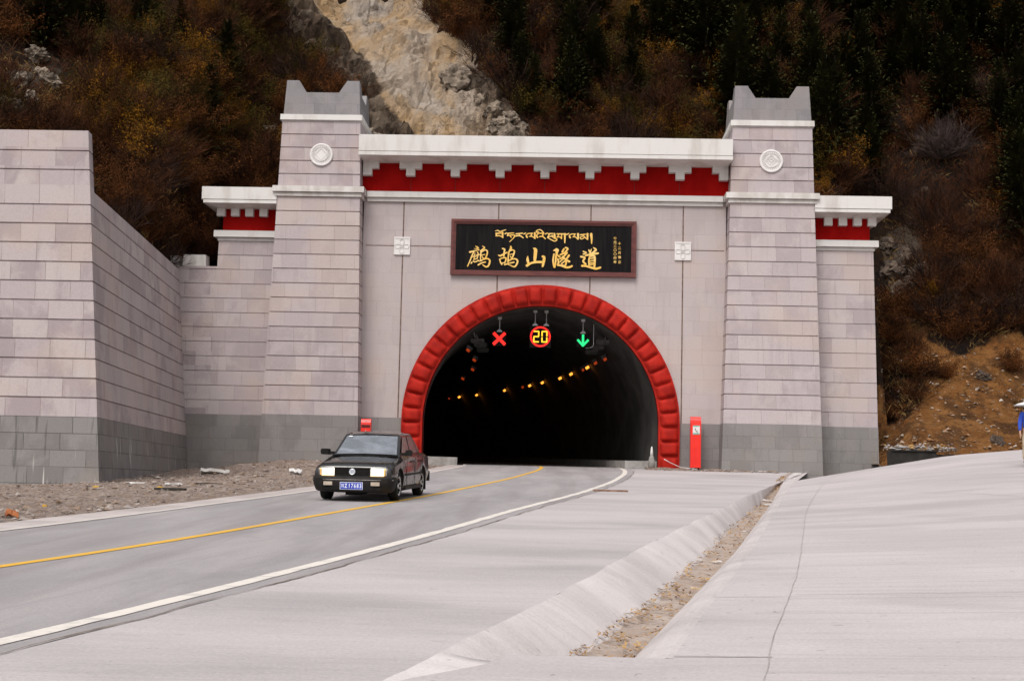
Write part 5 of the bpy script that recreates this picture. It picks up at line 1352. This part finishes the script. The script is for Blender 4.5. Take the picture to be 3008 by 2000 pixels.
def mk_gold(p, a, b):
    s = rr.uniform(1.0, 2.0)
    if hidden(p+Vector((0, 0, s*.6))): return False
    i = rr.randrange(4); reg = region(a, b); gold = i % 2 == 0
    lab = ('golden leaved shrub on the mountainside ' if gold else 'dull olive leaved shrub on the mountainside ')+reg
    place(GOLD[i][0], 'leafy_shrub', lab, 'shrub', p-Vector((0, 0, .05)), s, GOLD[i][1], 'foliage', group=('golden shrubs ' if gold else 'olive shrubs ')+reg, sz=rr.uniform(.9, 1.3)); return True
scatter(175, acc_gold, 30, mk_gold)
def acc_bare(a, b):
    if abs(a-2775) < 95 and 400 < b < 640: return 0
    if in_cliff(a, b): return 0
    if inpoly(a, b, SOIL): return .04
    if any(inpoly(a, b+(-25 if a > 1000 else 0), o_) for o_ in OUTC) or (a < 200 and 140 < b < 380): return .02
    if a > 2350 and b < 450: return .6
    return .9
def mk_bare(p, a, b):
    s = rr.uniform(1.0, 2.1)
    if hidden(p+Vector((0, 0, s*.6))): return False
    reg = region(a, b)
    if rr.random() < .5:
        i = rr.randrange(3)
        place(RUST[i][0], 'rusty_shrub', 'rust brown leafy shrub on the mountainside '+reg, 'shrub', p-Vector((0, 0, .05)), s*1.05, RUST[i][1], 'foliage', group='rust brown shrubs '+reg, sz=rr.uniform(.8, 1.2)); return True
    i = rr.choice([0, 2, 4, 0, 2, 1, 3]); red = i % 2 == 0
    lab = ('bare reddish shrub on the mountainside ' if red else 'bare greyish shrub on the mountainside ')+reg
    place(BARE[i], 'bare_shrub', lab, 'shrub', p-Vector((0, 0, .05)), s, group=('bare reddish shrubs ' if red else 'bare greyish shrubs ')+reg, sz=rr.uniform(.75, 1.1)); return True
scatter(430, acc_bare, 27, mk_bare, 12000)
p = hill_hit(2775, 470)
big = bare_mesh(99, twigmat('pale_grey_twigs', (.036, .024, .021), (.095, .066, .058)), 1.0, 1.15, 210)
o = place(big, 'bare_shrub', 'big round pale grey bare bush alone below the spruces, right of the right tower', 'shrub', p, 1.75, sz=.95)
# low brush and dry grass that nobody could count
rs_ = random.Random(8)
def brush(name, mat, count, accept, lmin, lmax, w, label):
    m = MB(); k = 0
    for _ in range(count*8):
        if k >= count: break
        a, b = rs_.uniform(-40, 3050), rs_.uniform(-40, 1340)
        if rs_.random() > accept(a, b): continue
        p = hill_hit_fast(a, b)
        if p is None or hidden(p+Vector((0, 0, .4))): continue
        for q in range(6):
            c = p+Vector((rs_.gauss(0, .25), rs_.gauss(0, .12), 0)); L = rs_.uniform(lmin, lmax)
            d = Vector((rs_.gauss(0, .55), rs_.gauss(-.15, .35), rs_.uniform(.5, 1))).normalized(); s_ = Vector((rs_.uniform(-1, 1), rs_.uniform(-.4, .4), .1)).normalized()*w
            m.add([c-s_, c+s_, c+d*L*.6+s_*.6, c+d*L+Vector((d.x, d.y, -.3))*L*.2], [(0, 1, 2, 3)])
        k += 1
    o = m.build(name, mat, fix=False); tag(o, label, 'undergrowth', kind='stuff'); return o
HC = {}
def hill_hit_fast(a, b):
    key = (round(a/14), round(b/14))
    if key not in HC: HC[key] = hill_hit(key[0]*14, key[1]*14)
    p = HC[key]
    if p is None: return None
    x = p.x+rs_.uniform(-.16, .16); y = p.y+rs_.uniform(-.25, .25); return Vector((x, y, hill(x, y)-.05))
def acc_dry(a, b):
    n_ = mnoise.noise((a*.008, b*.008, 3))
    v = .25+.9*n_
    if a > 2560 and b > 560: v += .35
    if a < 300 and 250 < b < 400: v += .6
    if 1200 < a < 1420 and b < 230 and not in_cliff(a, b): v += 2.5
    if in_cliff(a, b, 12) or inpoly(a, b, SOIL): v = 0
    if a > 2350 and b < 600: v *= .3
    return max(0, v)
brush('dry_grass', M['straw'], 3800, acc_dry, .2, .5, .013, 'tan dry grass growing over the dark mountainside')
brush('low_brush', M['twig_red'], 5200, lambda a, b: 0 if in_cliff(a, b) else (0 if inpoly(a, b, SOIL) else 1), .25, .7, .012, 'low reddish brown brush covering the dark mountainside')
# rocks standing out of the slope
M['boulder'] = nmat('pale_weathered_rock', (.085, .064, .047), (.29, .23, .175), 1.6, .9, bump=.8, bsc=5)
def rock_mesh(seed, k=4, sharp=.5):
    b = bmesh.new(); bmesh.ops.create_icosphere(b, subdivisions=k, radius=1)
    for v in b.verts:
        d = v.co.normalized(); r = 1+.35*mnoise.noise(d*1.3+Vector((seed, 0, 0)))+sharp*.35*mnoise.cell(d*2.2+Vector((seed*1.7, 3, 0)))+.12*mnoise.noise(d*4+Vector((seed, 5, 0))); v.co = d*(r+.10*mnoise.noise(d*8+Vector((seed, 9, 0)))+.08*mnoise.cell(d*5+Vector((seed, 2, 1))))
    me = bpy.data.meshes.new('boulder'); b.to_mesh(me); b.free(); me.materials.append(M['boulder']); return me
RM = [rock_mesh(i*3.3) for i in range(4)]
RMB = [m_.copy() for m_ in RM]
for m_ in RMB: m_.materials[0] = nmat('brown_slope_rock', (.035, .024, .018), (.125, .088, .064), 1.6, .95, bump=.8, bsc=5)
for i, (a, b, s, reg) in enumerate([(118, 168, .75, 0), (70, 250, .6, 0), (158, 250, .6, 0), (20, 310, .6, 0), (52, 322, .55, 0), (130, 225, .45, 0), (100, 300, .5, 0), (795, 395, .55, 3), (1345, 240, .85, 1), (1490, 400, .7, 1), (1450, 330, .55, 1), (1520, 415, .6, 1), (1465, 372, .6, 1), (1535, 385, .45, 1), (1410, 300, .4, 1), (1550, 418, .5, 1), (1440, 285, .4, 1), (1500, 350, .45, 1), (1085, 405, .5, 4), (1060, 330, .4, 4), (1110, 415, .4, 4), (2650, 760, .6, 2), (2625, 800, .7, 2), (2680, 840, .5, 2), (2700, 800, .55, 2), (2640, 860, .5, 2), (2610, 730, .5, 2), (2890, 1110, .35, 2), (2930, 1300, .35, 2)]):
    p = hill_hit(a, b)
    if p is None: continue
    if reg == 0: s *= .72; p = p+Vector((0, -.35, .0))
    lab = ['pale rock sticking out of the slope above the left retaining wall', 'broken rock at the right edge of the bare scar', 'brown rock showing through the slope beside the right wing', 'pale rock in the bushes just left of the left tower', 'brown rock at the foot of the scar just right of the left tower'][reg]
    o = bpy.data.objects.new('boulder', RMB[i % 4] if reg == 2 else RM[i % 4]); COL.objects.link(o); o.location = p; o.scale = (s, s*.8, s*(.7+.3*(i % 3)*.5)); o.rotation_euler = (i*.7, i*1.3, i*2.1); tag(o, lab, 'rock', ['rocks above the left retaining wall', 'rocks at the edge of the scar', 'rocks beside the right wing', None, 'rocks right of the left tower'][reg])
p = hill_hit(2078, 325); m = MB(); m.tube([(p.x, p.y, p.z-.3), (p.x, p.y, p.z+.35), (p.x+.03, p.y, p.z+.95)], [.36, .27, .24], 12)
tag(m.build('tree_stump', M['twig_grey']), 'grey tree stump on the slope just left of the right tower', 'stump')

# ------------------------------------------------------------------ rubble, litter, small things
def gp(x, y, zf=grav_z):
    p = gr(x, y)
    for _ in range(12):
        off = zf(p.x, p.y)-.037*p.y; p = gr(x, y, off)
    return p
rg_ = random.Random(3)
def stones(name, pts, mat, label, smin, smax, flat=.6):
    m = MB()
    for p in pts:
        s = smin+(smax-smin)*rg_.random()**5; vs = []
        for d in ((1, 0, 0), (0, 1, 0), (-1, 0, 0), (0, -1, 0), (0, 0, 1), (0, 0, -1)):
            vs.append((p[0]+s*(d[0]+rg_.gauss(0, .3)), p[1]+s*(d[1]+rg_.gauss(0, .3)), p[2]+s*flat*(d[2]+rg_.gauss(0, .25))))
        m.add(vs, [(0, 1, 4), (1, 2, 4), (2, 3, 4), (3, 0, 4), (1, 0, 5), (2, 1, 5), (3, 2, 5), (0, 3, 5)])
    o = m.build(name, mat, fix=False); return tag(o, label, 'rubble', kind='stuff')
def stone_mat(name, cs):
    n = NT(name); p = n.pos(); f = n.n('TexVoronoi'); n.put(f.inputs['Vector'], p); f.inputs['Scale'].default_value = 4.0
    sp = n.n('SeparateColor'); n.put(sp.inputs[0], f.outputs['Color'])
    return n.done(n.ramp(sp.outputs[0], [(i/(len(cs)-1), c) for i, c in enumerate(cs)]), .9)
M['stones'] = stone_mat('mixed_rubble', [(.09, .06, .045), (.25, .20, .17), (.42, .37, .34), (.20, .115, .06), (.30, .26, .24), (.13, .10, .085)])
pts = []
while len(pts) < 9000:
    y = 18+rg_.random()*45; x0 = -26 if y < 45 else wx(y); x = xl(y)-.95-(xl(y)-.95-x0)*rg_.random()
    if mnoise.noise((x*.5, y*.5, 6)) > -.22: pts.append((x, y, grav_z(x, y)+.01))
stones('loose_stones', pts, M['stones'], 'loose stones and rubble strewn over the verge left of the road', .014, .09)
pts = [(x, y, P(min(y, 63))+.03) for x, y in ((rg_.uniform(3.9, 9), rg_.uniform(60.7, 62.0)) for _ in range(220))]
stones('loose_stones', pts, M['stones'], 'crumbled stones along the foot of the right tower', .03, .12)
pts = []
for _ in range(500):
    p = hill_hit(rg_.uniform(2585, 3040), rg_.uniform(1040, 1345))
    if p: pts.append((p.x, p.y, p.z+.03))
stones('loose_stones', pts, stone_mat('pale_debris', [(.36, .20, .09), (.30, .20, .12), (.24, .11, .04), (.46, .40, .34), (.10, .06, .035)]), 'pale debris scattered over the orange slope on the right', .03, .15)
def slab(name, label, cat, pxy, size, rz, mat, tilt=(0, 0), lift=.02, zf=grav_z, bump_=.0):
    p = gp(pxy[0], pxy[1], zf) if zf else Vector(pxy); L, W, T = size; m = MB(); n = 6; rows = []
    for top in (1, 0):
        pass
    R_ = Matrix.Rotation(rz, 3, 'Z') @ Matrix.Rotation(tilt[0], 3, 'X') @ Matrix.Rotation(tilt[1], 3, 'Y'); q = random.Random(len(label))
    g = []
    for i in range(n+1):
        r = []
        for j2 in range(4):
            u, v = i/n-.5, j2/3-.5; ed = 1 if 0 < i < n and 0 < j2 < 3 else .8
            r.append(R_ @ Vector((u*L+q.gauss(0, .02)*L*bump_, v*W+q.gauss(0, .05)*W*bump_, T+bump_*q.gauss(0, .35)*T+(.0 if ed == 1 else -.2*T)))+p+Vector((0, 0, lift)))
        g.append(r)
    m.grid(g); lo = [[v-R_ @ Vector((0, 0, T)) for v in r] for r in g]; m.grid(lo)
    def edge(a, b):
        for i in range(len(a)-1): m.add([a[i], a[i+1], b[i+1], b[i]], [(0, 1, 2, 3)])
    edge(g[0], lo[0]); edge(g[-1], lo[-1]); edge([r[0] for r in g], [r[0] for r in lo]); edge([r[-1] for r in g], [r[-1] for r in lo])
    o = m.build(name, mat); return tag(o, label, cat)
M['timber'] = nmat('yellow_brown_timber', (.36, .21, .085), (.46, .29, .14), 6, .85, (4, .5, 1)); M['dtimber'] = nmat('blackened_timber', (.015, .012, .01), (.035, .028, .022), 6, .9)
M['paper'] = nmat('dirty_white_paper', (.55, .53, .52), (.72, .70, .69), 5, .8); M['rag'] = nmat('orange_rag', (.30, .085, .03), (.40, .14, .05), 5, .9); M['yrag'] = nmat('yellow_scrap', (.50, .29, .05), (.60, .38, .08), 5, .7)
slab('broken_slab', 'pale broken concrete slab leaning in the corner before the left tower', 'slab', (632, 1393), (1.05, .55, .12), .2, M['white2'], (-.35, .05), .02, bump_=.5)
slab('plank', 'yellow brown plank lying along the foot of the retaining wall', 'plank', (62, 1418), (2.2, .12, .05), .03, M['timber'])
slab('plank', 'blackened plank lying on the rubble in the middle of the verge', 'plank', (500, 1440), (.9, .10, .05), -.3, M['dtimber'])
slab('plank', 'short dark plank on the rubble between the two scraps of white plastic and the slab', 'plank', (612, 1424), (.8, .07, .04), .05, M['dtimber'])
slab('plastic_scrap', 'crumpled white plastic on the rubble behind the car', 'litter', (868, 1390), (.42, .25, .10), .1, M['paper'], (-.3, 0), .02, bump_=.9)
slab('plastic_scrap', 'flat white plastic scrap on the rubble nearest the pier corner', 'litter', (402, 1421), (.5, .25, .03), 0, M['paper'], bump_=.6)
slab('plastic_scrap', 'flat white plastic scrap on the rubble in front of the retaining wall', 'litter', (510, 1424), (.5, .22, .03), .2, M['paper'], bump_=.6)
slab('yellow_scrap', 'yellow scrap on the rubble below the pier corner', 'litter', (282, 1433), (.18, .10, .04), .3, M['yrag'], bump_=.6)
slab('yellow_scrap', 'small yellow scrap on the rubble next to the blackened plank', 'litter', (470, 1435), (.15, .10, .04), .1, M['yrag'], bump_=.6)
slab('yellow_scrap', 'small yellow scrap near the road at the far left', 'litter', (131, 1491), (.08, .06, .04), .2, M['yrag'], bump_=.6)
slab('orange_rag', 'orange rag on the verge at the lower left edge', 'litter', (34, 1518), (.20, .14, .08), .5, M['rag'], (-.3, .2), .02, bump_=.8)
drain_z = lambda x, y: P(y)-drain_depth(y)*.93+.03
slab('paper_scrap', 'bent white paper scrap at the far end of the drain', 'litter', (2254, 1472), (.5, .18, .02), -.3, M['paper'], (0, .1), .02, drain_z, .5)
slab('paper_scrap', 'small square white paper scrap at the far end of the drain', 'litter', (2258, 1484), (.28, .14, .02), .2, M['paper'], (0, 0), .02, drain_z, .4)
slab('paper_scrap', 'long white strip against the right lip of the drain', 'litter', (2208, 1567), (.5, .07, .02), .9, M['paper'], (0, .1), .02, drain_z, .4)
slab('paper_scrap', 'white scrap in the middle of the silted drain', 'litter', (2106, 1651), (.14, .06, .015), .1, M['paper'], (0, 0), .01, drain_z, .4)
slab('plank', 'pale curled board lying in the near half of the drain', 'plank', (2050, 1735), (.17, .05, .02), .05, nmat('pale_board', (.48, .36, .24), (.56, .44, .31), 9, .9), (0, .05), .02, drain_z, .5)
slab('yellow_leaf', 'yellow leaf lying in the near half of the drain', 'leaf', (2086, 1704), (.11, .06, .01), .3, nmat('yellow_leaf', (.58, .36, .10), (.68, .45, .16), 9, .9), (.1, .1), .015, drain_z, .5)
slab('plank', 'short brown stick lying at the foot of the right tower', 'plank', (2155, 1381), (.9, .06, .05), .1, M['timber'], (0, -.12), .05, lambda x, y: P(min(y, 63))+.05)
# leaf litter in the drain
m = MB(); rl = random.Random(12); k = 0
while k < 3000:
    y = 10.05+44*rl.random()**2.2; t = rl.random(); x = lerp(b0(y)-.04, b1(y), t)
    d_ = mnoise.noise((x*4, y*2.3, 2))+.5*mnoise.noise((x*11, y*5, 4))+(.35 if t < .18 else 0)
    if d_ < .12: 
        if rl.random() > .04: continue
    s = rl.uniform(.014, .036)*(1+y*.012); c = Vector((x, y, P(y)-drain_depth(y)*.93+.045+.035*(abs(t*6/3-1)**2)*.6+rl.uniform(0, .02))); a = rl.uniform(0, 2*PI)
    u = Vector((math.cos(a), math.sin(a), rl.uniform(-.3, .5))); v = Vector((-math.sin(a), math.cos(a), rl.uniform(-.3, .4)))
    m.add([c, c+u*s+v*s*.35, c+u*s*2, c+u*s-v*s*.35], [(0, 1, 2, 3)]); k += 1
tag(m.build('leaf_litter', stone_mat('fallen_leaves', [(.30, .17, .07), (.46, .28, .11), (.20, .11, .045), (.52, .35, .17)]), fix=False), 'brown fallen leaves lying in the silted drain', 'leaves', kind='stuff')
# rusty grating beside the right edge line
p = gr(1795, 1442); r = thing('drain_grate', 'rusty flat grating let into the apron beside the right edge line', 'grate', (p.x, p.y, p.z))
m = MB()
for i in range(9): m.box(p.x-.45+.1*i, p.x-.41+.1*i, p.y-.5, p.y+.5, p.z-.01, p.z+.03)
for dy in (-.5, .5): m.box(p.x-.47, p.x+.42, p.y+dy-.03, p.y+dy+.03, p.z-.01, p.z+.034)
m.build('bars', nmat('rust', (.17, .085, .05), (.28, .17, .12), 7, .9), r)
# low dark wall and debris heap right of the right wing
r = thing('low_concrete_wall', 'low dark concrete box heaped with rubble, right of the right wing', 'wall', (13.7, 60, 2.6))
M['dconc'] = nmat('dark_box_concrete', (.012, .011, .010), (.03, .027, .024), 3, .95, bump=.3)  # near-black concrete of the low box
m = MB(); m.box(13.3, 15.1, 59.6, 60.4, 1.8, 3.22); m.box(13.25, 15.15, 59.55, 59.7, 3.22, 3.27); m.box(15.1, 15.9, 59.9, 60.5, 1.8, 3.12); m.build('box', M['dconc'], r)
pts = [(rg_.uniform(13.2, 15.9), rg_.uniform(59.6, 60.9), 3.27+.16*rg_.random()*(1 if rg_.random() > .3 else 1.8)) for _ in range(240)]
o = stones('rubble_heap', pts, stone_mat('heap_debris', [(.10, .09, .085), (.50, .47, .46), (.18, .14, .12), (.34, .31, .30), (.55, .30, .07), (.09, .08, .08)]), '', .04, .14)
o['label'] = 'grey and white rubble heaped on the low dark wall'
scene.render.resolution_x = 1024; scene.render.resolution_y = 680
